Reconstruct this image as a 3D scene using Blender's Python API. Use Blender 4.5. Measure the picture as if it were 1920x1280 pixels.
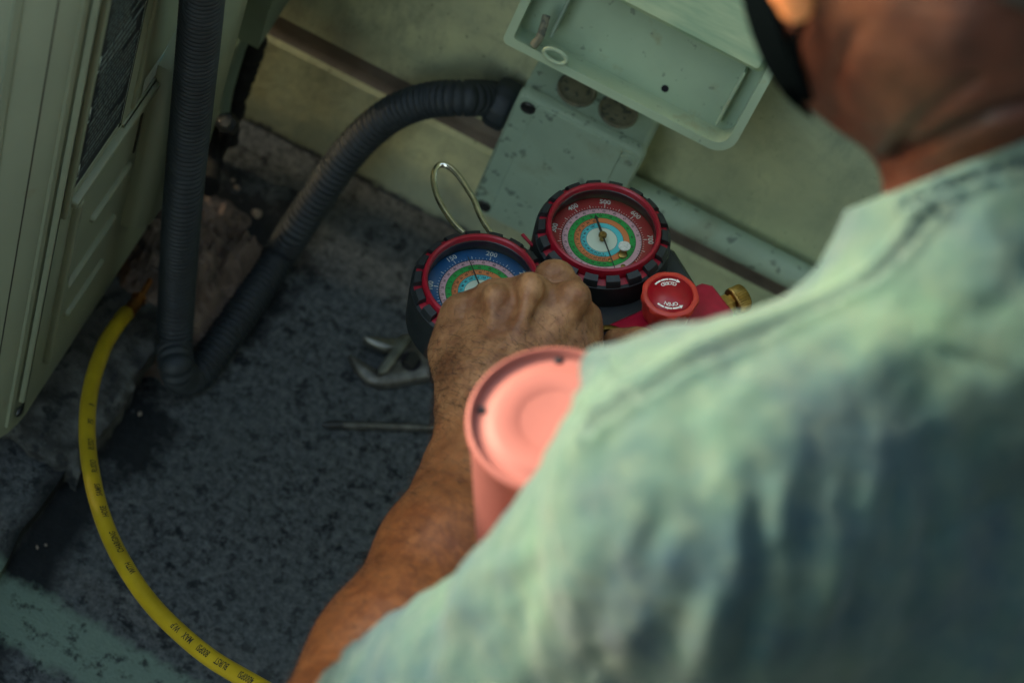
import bpy, bmesh, math, random
import numpy as np
import openvdb
from mathutils import Matrix, Vector

random.seed(7); np.random.seed(7)
for o in list(bpy.data.objects): bpy.data.objects.remove(o)
SC = bpy.context.scene
COL = SC.collection

# ------------------------------------------------------------------ camera, sky, sun, exposure
FPX = 4533.0; CAMH = 1.6
PITCH = math.radians(55.6); ROLL = math.radians(27.2)
_up = np.array([0, math.sin(PITCH), math.cos(PITCH)]); FW = np.array([0, math.cos(PITCH), -math.sin(PITCH)])
RT = math.cos(ROLL)*np.array([1, 0, 0.]) + math.sin(ROLL)*_up
UP = -math.sin(ROLL)*np.array([1, 0, 0.]) + math.cos(ROLL)*_up
CP = np.array([0, 0, CAMH])
cam = bpy.data.cameras.new('camera'); camo = bpy.data.objects.new('camera', cam); COL.objects.link(camo)
camo.matrix_world = Matrix([[RT[i], UP[i], -FW[i], CP[i]] for i in range(3)] + [[0, 0, 0, 1]])
cam.sensor_width = 36; cam.lens = FPX/1920*36; cam.clip_start = .05; cam.clip_end = 200
cam.dof.use_dof = True; cam.dof.focus_distance = 1.53; cam.dof.aperture_fstop = 5.8; cam.dof.aperture_blades = 9
SC.camera = camo

SUN = -0.70*RT + 0.69*UP - 0.19*FW       # direction towards the sun
SUN /= np.linalg.norm(SUN)
world = bpy.data.worlds.new('World'); SC.world = world; world.use_nodes = True
nt = world.node_tree; bg = nt.nodes['Background']
sky = nt.nodes.new('ShaderNodeTexSky'); sky.sky_type = 'NISHITA'; sky.sun_disc = False
sky.sun_elevation = math.asin(SUN[2]); sky.sun_rotation = math.atan2(SUN[0], SUN[1])
sky.dust_density = 2.5; sky.ozone_density = .8; sky.air_density = .9
tint = nt.nodes.new('ShaderNodeMix'); tint.data_type = 'RGBA'; tint.blend_type = 'MULTIPLY'; tint.inputs[0].default_value = 1
tint.inputs[7].default_value = (1, .95, .77, 1); nt.links.new(sky.outputs[0], tint.inputs[6]); nt.links.new(tint.outputs[2], bg.inputs[0]); bg.inputs[1].default_value = 0.15
sl = bpy.data.lights.new('sun', 'SUN'); slo = bpy.data.objects.new('sun', sl); COL.objects.link(slo)
sl.energy = 1.5; sl.angle = math.radians(3); sl.color = (1, .92, .74)
slo.rotation_euler = Vector(SUN).to_track_quat('Z', 'Y').to_euler()
SC.view_settings.view_transform = 'Standard'; SC.view_settings.look = 'None'
SC.view_settings.exposure = 2.85; SC.view_settings.gamma = 1; SC.view_settings.use_curve_mapping = False
SC.render.engine = 'CYCLES'
SC.cycles.max_bounces = 8

# ------------------------------------------------------------------ picture measurements -> places
def ray(u, v): return FW + RT*(u-960)/FPX + UP*(640-v)/FPX
def P(u, v, D): return CP + D*ray(u, v)
def PZ(u, v, z): k = ray(u, v); return CP + k*((z-CP[2])/k[2])
def PY(u, v, y): k = ray(u, v); return CP + k*((y-CP[1])/k[1])
def PX(u, v, x): k = ray(u, v); return CP + k*((x-CP[0])/k[0])

# ------------------------------------------------------------------ materials
class Mat:
    def __init__(s, name, col=(.5, .5, .5), rough=.6, metal=0, spec=.5):
        s.m = bpy.data.materials.new(name); s.m.use_nodes = True; s.t = s.m.node_tree
        s.b = s.t.nodes['Principled BSDF']; s.b.inputs['Base Color'].default_value = (*col, 1)
        s.b.inputs['Roughness'].default_value = rough; s.b.inputs['Metallic'].default_value = metal
        s.b.inputs['Specular IOR Level'].default_value = spec
        s.tc = s.t.nodes.new('ShaderNodeTexCoord'); s.c = s.tc.outputs['Object']; s.col = None; s.nrm = None; s.base = col
    def n(s, t, **k):
        x = s.t.nodes.new(t)
        for a, b in k.items():
            if hasattr(x, a): setattr(x, a, b)
            else: x.inputs[a.replace('_', ' ')].default_value = b
        return x
    def l(s, a, b): s.t.links.new(a, b)
    def geo(s):
        s.c = s.n('ShaderNodeNewGeometry').outputs['Position']; return s
    def noise(s, scale, detail=4, rough=.55, dist=0, vec=None, stretch=None):
        x = s.n('ShaderNodeTexNoise', Scale=scale, Detail=detail, Roughness=rough, Distortion=dist)
        v = vec or s.c
        if stretch is not None:
            mp = s.n('ShaderNodeMapping'); mp.inputs['Scale'].default_value = stretch; s.l(v, mp.inputs[0]); v = mp.outputs[0]
        s.l(v, x.inputs['Vector']); return x.outputs['Fac']
    def voro(s, scale, feature='F1', out='Distance'):
        x = s.n('ShaderNodeTexVoronoi', Scale=scale); x.feature = feature; s.l(s.c, x.inputs['Vector']); return x.outputs[out]
    def ramp(s, fac, pts, interp='LINEAR'):
        x = s.n('ShaderNodeValToRGB'); r = x.color_ramp; r.interpolation = interp
        while len(r.elements) < len(pts): r.elements.new(.5)
        for e, (p, c) in zip(r.elements, pts):
            e.position = p; e.color = (*c, 1) if len(c) == 3 else c
        s.l(fac, x.inputs[0]); return x.outputs[0]
    def mix(s, fac, a, b, mode='MIX'):
        x = s.n('ShaderNodeMix'); x.data_type = 'RGBA'; x.blend_type = mode
        for i, v in ((0, fac), (6, a), (7, b)):
            if isinstance(v, (int, float)): x.inputs[i].default_value = v
            elif isinstance(v, tuple): x.inputs[i].default_value = (*v, 1)
            else: s.l(v, x.inputs[i])
        return x.outputs[2]
    def math(s, op, a, b=0, c=0):
        x = s.n('ShaderNodeMath', operation=op)
        for i, v in enumerate((a, b, c)):
            if isinstance(v, (int, float)): x.inputs[i].default_value = v
            else: s.l(v, x.inputs[i])
        return x.outputs[0]
    def color(s, c): s.col = c; s.l(c, s.b.inputs['Base Color']); return s
    def mottle(s, scale, amt, detail=5, dark=None, stretch=None):
        base = s.col or tuple(s.base); f = s.noise(scale, detail, stretch=stretch)
        d = dark or tuple(x*(1-amt) for x in s.base)
        return s.color(s.mix(s.ramp(f, [(.38, (0, 0, 0)), (.66, (1, 1, 1))]), d, base))
    def roughen(s, scale, lo, hi):
        f = s.noise(scale, 5); x = s.n('ShaderNodeMapRange'); s.l(f, x.inputs[0]); x.inputs[3].default_value = lo; x.inputs[4].default_value = hi
        s.l(x.outputs[0], s.b.inputs['Roughness']); return s
    def bump(s, h, strength=.4, dist=.001):
        x = s.n('ShaderNodeBump', Strength=strength, Distance=dist); s.l(h, x.inputs['Height'])
        if s.nrm is not None: s.l(s.nrm, x.inputs['Normal'])
        s.nrm = x.outputs[0]; s.l(s.nrm, s.b.inputs['Normal']); return s
    def specks(s, scale, thr, col, soft=.06, amt=1.0, detail=2):
        f = s.noise(scale, detail, .6); k = s.ramp(f, [(thr, (0, 0, 0)), (min(thr+soft, .999), (amt,)*3)])
        return s.color(s.mix(k, s.col or tuple(s.base), col))

MAT = {}
def simple(name, col, rough=.6, metal=0, mott=0, mscale=60, bump=0, bscale=400, spec=.5):
    m = Mat(name, col, rough, metal, spec)
    if mott: m.mottle(mscale, mott)
    m.roughen(mscale*2.2, max(.03, rough-.08), min(1, rough+.1))
    if bump: m.bump(m.noise(bscale, 3), bump, .0006)
    MAT[name] = m.m; return m

simple('rubber', (.012, .018, .020), .5, mott=.35, mscale=90, bump=.12, bscale=900)
simple('red_plastic', (.34, .007, .022), .34, mott=.25, mscale=70)
simple('red_anodised', (.40, .008, .035), .42, mott=.22, mscale=110, bump=.1, bscale=1500)
simple('knob_red', (.62, .05, .028), .42, mott=.3, mscale=60, bump=.2, bscale=900)
m = simple('knob_label', (.36, .004, .012), .38, mott=.15, mscale=150); m.specks(330, .70, (.6, .45, .38), .03, .8)
simple('white_print', (.92, .90, .80), .5, mott=.25, mscale=700)
simple('black_print', (.01, .012, .012), .5)
simple('chrome', (.95, .91, .74), .16, 1, mott=.3, mscale=120)
simple('brass', (.50, .32, .09), .34, 1, mott=.45, mscale=160, bump=.4, bscale=1400)
simple('dark_steel', (.06, .062, .06), .4, .8)
simple('dial_blue', (.010, .10, .27), .35); simple('dial_red', (.36, .016, .022), .35)
simple('band_pink', (.74, .42, .46), .4); simple('band_green', (.005, .36, .06), .4)
simple('band_orange', (.80, .23, .07), .4); simple('band_cyan', (.10, .66, .70), .4); simple('band_white', (.76, .83, .66), .45)
simple('steel', (.27, .27, .24), .38, .9, mott=.4, mscale=90, bump=.3, bscale=700)
simple('steel_worn', (.21, .205, .18), .5, .8, mott=.45, mscale=120)
simple('conduit', (.021, .029, .034), .55, mott=.3, mscale=35, bump=.1, bscale=500)
m = simple('box_plastic', (.34, .45, .335), .55, mott=.14, mscale=25, bump=.1)
m.specks(95, .60, (.07, .10, .085), .05, .7, 3); m.specks(24, .56, (.26, .30, .20), .12, .6, 5)
m = simple('tray_plastic', (.34, .44, .29), .5, mott=.16, mscale=14, bump=.08)
m.specks(38, .60, (.25, .24, .12), .12, .6, 5); m.specks(120, .66, (.10, .12, .09), .05, .6, 3)
m = simple('tray_panel', (.33, .40, .24), .55, mott=.1, mscale=9)
m.color(m.mix(m.ramp(m.noise(60, 4, stretch=(.25, 1.3, 1)), [(.42, (0,)*3), (.62, (1,)*3)]), (.30, .42, .26), (.46, .55, .33)))
m = simple('knockout', (.20, .19, .125), .75, mott=.3, mscale=120, bump=.7, bscale=300); m.specks(160, .55, (.06, .07, .055), .08)
m = simple('yellow_hose', (.46, .33, .012), .36, mott=.2, mscale=40); m.specks(150, .71, (.06, .045, .012), .02, .8, 4)
simple('copper', (.42, .17, .05), .42, .85, mott=.4, mscale=90)
m = simple('ac_paint', (.275, .31, .21), .42, mott=.1, mscale=8); m.specks(22, .66, (.20, .15, .08), .12, .55, 5)
simple('ac_seam', (.035, .035, .025), .7)
m = simple('label_black', (.016, .021, .026), .4, mott=.25, mscale=60)
simple('label_white', (.62, .75, .68), .5, mott=.2, mscale=200)
simple('label_grey', (.20, .25, .24), .5)
simple('label_blue', (.10, .30, .32), .5)
simple('foam', (.010, .011, .010), .85, mott=.4, mscale=60, bump=.8, bscale=120)
simple('pale_metal', (.21, .29, .215), .45, .1, mott=.25, mscale=18)
m = simple('mortar', (.20, .145, .115), .9, mott=.5, mscale=45, bump=1, bscale=120); m.specks(60, .60, (.02, .018, .016), .1, .8)
m = simple('pink_paint', (.205, .066, .056), .6, mott=.08, mscale=20)
m.b.inputs['Specular IOR Level'].default_value = .25
simple('hole_black', (.004, .002, .006), .9)
simple('pebble_pale', (.34, .28, .21), .8, mott=.4, mscale=90, bump=.6)
simple('pebble_dark', (.045, .052, .055), .85, mott=.4, mscale=90, bump=.6)
simple('mask_cloth', (.0012, .002, .0025), .98, mscale=80, spec=0)
simple('hair', (.012, .009, .007), .6)
simple('arm_hair', (.045, .018, .008), .5)
simple('trousers', (.03, .04, .06), .85, mott=.3, mscale=30)
simple('wire_green', (.10, .22, .14), .5)

# glass lens of the gauges
g = Mat('lens', (1, 1, 1), .02); t = g.t; out = t.nodes['Material Output']
tr = g.n('ShaderNodeBsdfTransparent'); gl = g.n('ShaderNodeBsdfGlossy', Roughness=.04); fr = g.n('ShaderNodeFresnel', IOR=1.45); mx = g.n('ShaderNodeMixShader')
tr.inputs[0].default_value = (.93, .96, .94, 1)
g.l(fr.outputs[0], mx.inputs[0]); g.l(tr.outputs[0], mx.inputs[1]); g.l(gl.outputs[0], mx.inputs[2]); g.l(mx.outputs[0], out.inputs['Surface']); MAT['lens'] = g.m

# skin
def skin(name, tone, dark, red):
    s = Mat(name, tone, .46, spec=.35).geo()
    a = s.noise(48, 6, .6); b = s.noise(150, 5, .65); c = s.noise(520, 3)
    k = s.mix(s.ramp(a, [(.36, (0,)*3), (.66, (1,)*3)]), dark, tone)
    k = s.mix(s.ramp(b, [(.48, (0,)*3), (.72, (.55,)*3)]), k, red)
    k = s.mix(s.ramp(c, [(.50, (0,)*3), (.72, (.3,)*3)]), k, tuple(x*.55 for x in dark))
    at = s.n('ShaderNodeAttribute'); at.attribute_name = 'head_shade'
    k = s.mix(at.outputs['Fac'], k, (.30, .19, .16), 'MULTIPLY') if False else s.mix(at.outputs['Fac'], k, s.mix(s.ramp(a, [(.36, (0,)*3), (.66, (1,)*3)]), (.025, .0072, .0042), (.048, .0135, .0070)))  # shade on head and neck, put into the skin colour
    a3 = s.n('ShaderNodeAttribute'); a3.attribute_name = 'ear_sunlight'; k = s.mix(a3.outputs['Fac'], k, (.75, .27, .10))  # sunlight glowing through the ear lobe, put into the colour
    a2 = s.n('ShaderNodeAttribute'); a2.attribute_name = 'ruddy'; k = s.mix(s.math('MULTIPLY', a2.outputs['Fac'], .85), k, s.mix(s.ramp(b, [(.42, (0,)*3), (.62, (1,)*3)]), (.14, .040, .011), (.24, .082, .022)))
    s.color(k)
    s.b.inputs['Subsurface Weight'].default_value = .12; s.b.inputs['Subsurface Radius'].default_value = (.006, .0022, .001)
    s.bump(s.noise(70, 6, .62), .55, .0022)
    s.bump(s.voro(620), .35, .0004); s.bump(s.noise(330, 4, .6, .6), .5, .0006)
    MAT[name] = s.m
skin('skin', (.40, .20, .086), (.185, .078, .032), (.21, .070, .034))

# shirt cloth
s = Mat('denim', (.34, .47, .36), .85, spec=.2).geo()
f = s.noise(14, 5, .6); f2 = s.noise(60, 5, .7)
k = s.mix(s.ramp(f, [(.28, (0,)*3), (.72, (1,)*3)]), (.006, .025, .040), (.034, .074, .052))
k = s.mix(s.ramp(f2, [(.42, (0,)*3), (.7, (.35,)*3)]), k, (.068, .09, .063))
sp = s.n('ShaderNodeTexNoise', Scale=7.3, Detail=1); s.l(s.c, sp.inputs['Vector'])
at = s.n('ShaderNodeAttribute'); at.attribute_name = 'seam'
k = s.mix(s.math('MULTIPLY', at.outputs['Fac'], .6), k, (.03, .05, .05)); s.color(k)
wv = s.n('ShaderNodeTexWave', Scale=430, Distortion=1.0); s.l(s.c, wv.inputs['Vector'])
s.bump(s.noise(24, 5, .6), .6, .004); s.bump(wv.outputs['Fac'], .2, .0003); s.bump(s.noise(1500, 2), .3, .0003)
s.b.inputs['Sheen Weight'].default_value = .15; MAT['denim'] = s.m

# bitumen floor with stains, a gap shadow put into the colour and a painted stripe
s = Mat('bitumen', (.04, .05, .057), .8, spec=.3).geo()
sx = s.n('ShaderNodeSeparateXYZ'); s.l(s.c, sx.inputs[0]); X, Y, Z = sx.outputs
big = s.noise(9, 4); fine = s.noise(170, 4, .8); mid = s.noise(75, 4, .75)
k = s.mix(s.ramp(fine, [(.36, (0,)*3), (.64, (1,)*3)]), (.028, .033, .037), (.125, .137, .136))
k = s.mix(s.ramp(mid, [(.38, (1,)*3), (.47, (0,)*3)]), k, (.008, .011, .014))
k = s.mix(s.ramp(big, [(.40, (0,)*3), (.68, (.35,)*3)]), k, (.085, .10, .10))
sp = s.noise(300, 1); k = s.mix(s.ramp(sp, [(.70, (0,)*3), (.73, (.8,)*3)]), k, (.13, .15, .15))
# tar stains round the pipes
def blob(cx, cy, rx, ry, wob=.9):
    dx = s.math('DIVIDE', s.math('SUBTRACT', X, cx), rx); dy = s.math('DIVIDE', s.math('SUBTRACT', Y, cy), ry)
    r = s.math('SQRT', s.math('ADD', s.math('MULTIPLY', dx, dx), s.math('MULTIPLY', dy, dy)))
    r = s.math('ADD', r, s.math('MULTIPLY', s.math('SUBTRACT', s.noise(32, 5, .6), .5), wob*2))
    r = s.math('ADD', r, s.math('MULTIPLY', s.math('SUBTRACT', s.noise(130, 4, .7), .5), .9))
    return s.ramp(r, [(.55, (.92,)*3), (1.1, (0,)*3)])
for bx in ((-.225, .86, .045, .05), (-.24, 1.07, .09, .065), (-.205, 1.02, .04, .06)):
    k = s.mix(blob(*bx), k, (.0065, .009, .011))
e = s.math('ABSOLUTE', s.math('ADD', X, .232)); e = s.math('ADD', e, s.math('MULTIPLY', s.math('SUBTRACT', s.noise(26, 5, .6), .5), .022))  # shadow of the gap along the plinth edge, painted as a dark strip
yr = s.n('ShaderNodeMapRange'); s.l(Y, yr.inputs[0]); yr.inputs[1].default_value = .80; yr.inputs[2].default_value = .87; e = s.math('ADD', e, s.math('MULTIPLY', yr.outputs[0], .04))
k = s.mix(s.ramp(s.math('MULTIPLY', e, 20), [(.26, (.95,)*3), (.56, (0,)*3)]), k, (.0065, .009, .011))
# pale painted stripe parallel to the wall
e = s.math('ABSOLUTE', s.math('SUBTRACT', Y, s.math('ADD', .683, s.math('MULTIPLY', X, -.05))))
e = s.math('ADD', e, s.math('MULTIPLY', s.math('SUBTRACT', s.noise(45, 5, .65), .5), .03))
pm = s.ramp(s.math('MULTIPLY', e, 20), [(.36, (1,)*3), (.56, (0,)*3)])
pm = s.math('MULTIPLY', pm, s.ramp(mid, [(.36, (.15,)*3), (.47, (.85,)*3)]))
k = s.mix(pm, k, (.17, .245, .19))
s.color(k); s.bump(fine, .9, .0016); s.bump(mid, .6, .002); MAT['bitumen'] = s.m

# rendered wall: yellow-grey paint, bitumen skirt along the bottom with a ragged edge
s = Mat('wall_paint', (.24, .26, .14), .85, spec=.25).geo()
sx = s.n('ShaderNodeSeparateXYZ'); s.l(s.c, sx.inputs[0]); X, Y, Z = sx.outputs
k = s.mix(s.ramp(s.noise(11, 5, .6), [(.36, (0,)*3), (.66, (1,)*3)]), (.42, .43, .265), (.62, .62, .35))
k = s.mix(s.ramp(s.noise(55, 5, .7), [(.52, (0,)*3), (.75, (.5,)*3)]), k, (.26, .26, .16))
k = s.mix(s.ramp(s.noise(160, 3), [(.66, (0,)*3), (.72, (.7,)*3)]), k, (.09, .075, .05))
k = s.mix(s.ramp(s.noise(26, 6, .7, stretch=(1, 1, .35)), [(.50, (0,)*3), (.70, (.75,)*3)]), k, (.22, .22, .15))
k = s.mix(s.ramp(s.noise(8, 3), [(.55, (0,)*3), (.65, (.35,)*3)]), k, (.16, .17, .13))
xr = s.n('ShaderNodeMapRange'); s.l(X, xr.inputs[0]); xr.inputs[1].default_value = -.05; xr.inputs[2].default_value = .15
k = s.mix(s.math('MULTIPLY', xr.outputs[0], .45), k, (.36, .50, .33))
zz = s.math('ADD', Z, s.math('MULTIPLY', s.math('SUBTRACT', s.noise(38, 5, .6), .5), .075))
k = s.mix(s.ramp(zz, [(.018, (.75,)*3), (.062, (0,)*3)]), k, (.27, .33, .25))
zz2 = s.math('ADD', Z, s.math('MULTIPLY', s.math('SUBTRACT', s.noise(85, 5, .65), .5), .02))
k = s.mix(s.ramp(zz2, [(.004, (1,)*3), (.009, (0,)*3)]), k, (.040, .048, .052))
s.color(k); s.bump(s.noise(70, 6, .6), .5, .0025); s.bump(s.noise(420, 3), .5, .0008); MAT['wall_paint'] = s.m
simple('dull_render', (.05, .07, .08), .9, mott=.2, mscale=6)
m = simple('groove', (.20, .165, .13), .9, mott=.35, mscale=30, bump=.8, bscale=140)
m = simple('concrete', (.14, .148, .138), .9, mott=.7, mscale=48, bump=1, bscale=110)
m.bump(m.noise(60, 6, .7), 1, .006); m.specks(55, .56, (.018, .022, .024), .06, .9, 5); m.specks(210, .66, (.16, .17, .15), .05, .6, 3)

# ------------------------------------------------------------------ mesh building helpers
class MB:
    def __init__(s): s.v = []; s.f = []; s.mi = []; s.cur = 0
    def add(s, vs, fs, T=None):
        o = len(s.v)
        vs = [np.asarray(v, float) for v in vs]
        if T is not None: vs = [T[:3, :3] @ v + T[:3, 3] for v in vs]
        s.v += vs; s.f += [tuple(o+i for i in f) for f in fs]; s.mi += [s.cur]*len(fs); return s
    def box(s, lo, hi, T=None, bev=0):
        (x0, y0, z0), (x1, y1, z1) = lo, hi
        if bev:
            b = min(bev, (x1-x0)*.45, (y1-y0)*.45)
            ring = lambda z, i: [(x0+b+i, y0+i, z), (x1-b-i, y0+i, z), (x1-i, y0+b+i, z), (x1-i, y1-b-i, z), (x1-b-i, y1-i, z), (x0+b+i, y1-i, z), (x0+i, y1-b-i, z), (x0+i, y0+b+i, z)]
            bz = min(b, (z1-z0)*.4)*.6
            rs = [ring(z0, bz), ring(z0+bz, 0), ring(z1-bz, 0), ring(z1, bz)]
            vs = sum(rs, []); fs = [tuple(range(7, -1, -1)), tuple(range(24, 32))]
            for r in range(3):
                for i in range(8): j = (i+1) % 8; fs.append((r*8+i, r*8+j, r*8+8+j, r*8+8+i))
            return s.add(vs, fs, T)
        vs = [(x, y, z) for z in (z0, z1) for y in (y0, y1) for x in (x0, x1)]
        return s.add(vs, [(0, 2, 3, 1), (4, 5, 7, 6), (0, 1, 5, 4), (2, 6, 7, 3), (0, 4, 6, 2), (1, 3, 7, 5)], T)
    def lathe(s, prof, seg=48, T=None, cap0=True, cap1=True, fn=None):
        vs = []; fs = []
        for r, z in prof:
            for i in range(seg):
                a = 2*math.pi*i/seg; rr = fn(a, r, z) if fn else r
                vs.append((rr*math.cos(a), rr*math.sin(a), z))
        for k in range(len(prof)-1):
            for i in range(seg):
                j = (i+1) % seg; fs.append((k*seg+i, k*seg+j, k*seg+seg+j, k*seg+seg+i))
        if cap0: fs.append(tuple(range(seg-1, -1, -1)))
        if cap1: fs.append(tuple((len(prof)-1)*seg+i for i in range(seg)))
        return s.add(vs, fs, T)
    def prism(s, poly, z0, z1, T=None, bev=0):
        n = len(poly); ar = sum(poly[i][0]*poly[(i+1) % n][1]-poly[(i+1) % n][0]*poly[i][1] for i in range(n))
        if ar < 0: poly = poly[::-1]
        rs = [(poly, z0)]
        if bev:
            rs.append((poly, z1-bev)); q = []
            for i in range(n):
                a = np.array(poly[i-1], float); b = np.array(poly[i], float); c = np.array(poly[(i+1) % n], float)
                d1 = (b-a)/max(1e-9, np.linalg.norm(b-a)); d2 = (c-b)/max(1e-9, np.linalg.norm(c-b)); m_ = np.array([-(d1+d2)[1], (d1+d2)[0]])
                m_ /= max(.3, np.linalg.norm(m_)); q.append(tuple(b+m_*bev))
            rs.append((q, z1))
        else: rs.append((poly, z1))
        vs = [(x, y, z) for p, z in rs for x, y in p]; fs = [tuple(range(n-1, -1, -1)), tuple((len(rs)-1)*n+i for i in range(n))]
        for k in range(len(rs)-1):
            for i in range(n): j = (i+1) % n; fs.append((k*n+i, k*n+j, k*n+n+j, k*n+n+i))
        return s.add(vs, fs, T)
    def tube(s, pts, rad, seg=16, caps=True, flat=None):
        pts = np.asarray(pts, float); n = len(pts); rad = np.full(n, rad) if np.isscalar(rad) else np.asarray(rad)
        T_ = np.gradient(pts, axis=0); T_ /= np.linalg.norm(T_, axis=1)[:, None]
        nrm = np.cross(T_[0], [0.3, .5, .81]); nrm /= np.linalg.norm(nrm); vs = []
        for i in range(n):
            nrm = nrm - T_[i]*(nrm @ T_[i]); nrm /= np.linalg.norm(nrm); b = np.cross(T_[i], nrm)
            for j in range(seg):
                a = 2*math.pi*j/seg; vs.append(pts[i]+rad[i]*(math.cos(a)*nrm+math.sin(a)*b))
        fs = [(i*seg+j, i*seg+(j+1) % seg, (i+1)*seg+(j+1) % seg, (i+1)*seg+j) for i in range(n-1) for j in range(seg)]
        if caps: fs += [tuple(range(seg-1, -1, -1)), tuple((n-1)*seg+j for j in range(seg))]
        return s.add(vs, fs)

def frame(x, y, z, o):
    M = np.eye(4); M[:3, 0] = x; M[:3, 1] = y; M[:3, 2] = z; M[:3, 3] = o; return M
def tl(x, y, z, ang=0):
    M = np.eye(4); c, s_ = math.cos(ang), math.sin(ang); M[:2, :2] = [[c, -s_], [s_, c]]; M[:3, 3] = (x, y, z); return M
def smoothpath(pts, n):
    pts = np.asarray(pts, float); k = len(pts); P_ = np.vstack([2*pts[0]-pts[1], pts, 2*pts[-1]-pts[-2]]); out = []
    for t in np.linspace(0, k-1-1e-6, n*4):
        i = int(t); u = t-i; a, b, c, d = P_[i:i+4]
        out.append(.5*((2*b)+(-a+c)*u+(2*a-5*b+4*c-d)*u*u+(-a+3*b-3*c+d)*u**3))
    out = np.array(out); L = np.concatenate([[0], np.cumsum(np.linalg.norm(np.diff(out, axis=0), axis=1))])
    q = np.linspace(0, L[-1], n); return np.stack([np.interp(q, L, out[:, i]) for i in range(3)], 1), L[-1]

MW = {}
def thing(name, label, cat, M=None, loc=None, group=None):
    o = bpy.data.objects.new(name, None); COL.objects.link(o); o.empty_display_size = .02
    M_ = np.eye(4) if M is None else M
    if loc is not None: M_ = np.eye(4); M_[:3, 3] = loc
    o.matrix_world = Matrix(M_.tolist()); o['label'] = label; o['category'] = cat; MW[o] = M_
    if group: o['group'] = group
    return o
def obj(name, mb, mats, parent=None, world=True, smooth=True, angle=35, fixn=True):
    vs = np.array(mb.v)
    M_ = np.eye(4)
    if parent is not None:
        M_ = MW[parent]
        if world: I = np.linalg.inv(M_); vs = vs @ I[:3, :3].T + I[:3, 3]
    elif world:
        base = vs.mean(0); base[2] = vs[:, 2].min(); M_ = np.eye(4); M_[:3, 3] = base; vs = vs-base
    me = bpy.data.meshes.new(name); me.from_pydata(vs.tolist(), [], mb.f)
    if isinstance(mats, str): mats = [mats]
    for q in mats: me.materials.append(MAT[q])
    me.polygons.foreach_set('material_index', mb.mi)
    if fixn:
        bm = bmesh.new(); bm.from_mesh(me); bmesh.ops.recalc_face_normals(bm, faces=bm.faces); bm.to_mesh(me); bm.free()
    if smooth:
        me.polygons.foreach_set('use_smooth', [True]*len(me.polygons))
        if angle: me.set_sharp_from_angle(angle=math.radians(angle))
    me.update()
    o = bpy.data.objects.new(name, me); COL.objects.link(o)
    if parent is not None: o.parent = parent; MW[o] = M_
    else: o.matrix_world = Matrix(M_.tolist()); MW[o] = M_
    return o
def tag(o, label=None, cat=None, group=None, kind=None):
    for k_, v_ in (('label', label), ('category', cat), ('group', group), ('kind', kind)):
        if v_: o[k_] = v_
    return o
_txt = {}
def glyphs(txt, size):
    """flat text as triangles, centred; returns verts (n,2), faces"""
    if txt not in _txt:
        c = bpy.data.curves.new('t', 'FONT'); c.body = txt; c.size = 1; c.align_x = 'CENTER'; c.align_y = 'CENTER'; c.resolution_u = 2; c.offset = .018
        o = bpy.data.objects.new('t', c); COL.objects.link(o); dg = bpy.context.evaluated_depsgraph_get()
        me = bpy.data.meshes.new_from_object(o.evaluated_get(dg))
        _txt[txt] = (np.array([v.co[:2] for v in me.vertices]).reshape(-1, 2), [tuple(p.vertices) for p in me.polygons])
        bpy.data.objects.remove(o); bpy.data.curves.remove(c); bpy.data.meshes.remove(me)
    v, f = _txt[txt]; return v*size, f

# value noise for displaced meshes
_tab = np.random.RandomState(3).rand(64, 64, 64)
def vnoise(p):
    i = np.floor(p).astype(int); f = p-i; f = f*f*(3-2*f); i &= 63; j = (i+1) & 63
    x0, y0, z0 = i.T; x1, y1, z1 = j.T; fx, fy, fz = f.T
    L = lambda a, b, t_: a+(b-a)*t_
    return L(L(L(_tab[x0, y0, z0], _tab[x1, y0, z0], fx), L(_tab[x0, y1, z0], _tab[x1, y1, z0], fx), fy),
             L(L(_tab[x0, y0, z1], _tab[x1, y0, z1], fx), L(_tab[x0, y1, z1], _tab[x1, y1, z1], fx), fy), fz)-.5
def fbm(p, o=4): return sum(vnoise(p*2**k+k*7.3)/2**k for k in range(o))

# ================================================================== THE SETTING
YW = 1.169
mb = MB(); mb.add([(-14, -14, 0), (14, -14, 0), (14, 14, 0), (-14, 14, 0)], [(0, 1, 2, 3)])
fl = obj('floor', mb, 'bitumen', smooth=False); tag(fl, 'dark grey granular bitumen roof floor with tar stains and a painted shadow strip beside the plinth', kind='structure')
mb = MB()
prof = [(YW, -.02), (YW, .108), (YW+.003, .112), (YW+.011, .115), (YW+.012, .134), (YW+.003, .138), (YW, .142), (YW, 1.0), (YW+.25, 1.0), (YW+.25, -.02)]
n = len(prof); vs = [(x, y, z) for x in (-5, 5) for y, z in prof]
fs = [(i, (i+1) % n, n+(i+1) % n, n+i) for i in range(n)] + [tuple(range(n)), tuple(range(2*n-1, n-1, -1))]
mb.add(vs, fs); mb.mi = [0]*len(fs)
for i in (2, 3, 4): mb.mi[i] = 1
wl = obj('wall', mb, ['wall_paint', 'groove'], smooth=False); tag(wl, 'yellow grey painted masonry wall with a horizontal groove and ragged tar skirt', kind='structure')

mb = MB(); mb.box((1.35, -6, -.01), (1.6, YW-.001, 3.2)); bw = obj('side_wall', mb, 'dull_render', smooth=False)  # unseen wall, added to keep sky light off the shirt back
tag(bw, 'tall dull rendered wall on the right, unseen, added to block sky light', kind='structure')
mb = MB(); mb.box((-.25, -1.45, -.01), (1.349, -1.2, 3.2)); bw = obj('shade_wall', mb, 'dull_render', smooth=False)  # unseen wall, added to darken the person's back
tag(bw, 'tall dull rendered wall behind the crouching person, unseen, added to darken the shirt back', kind='structure')

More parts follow.
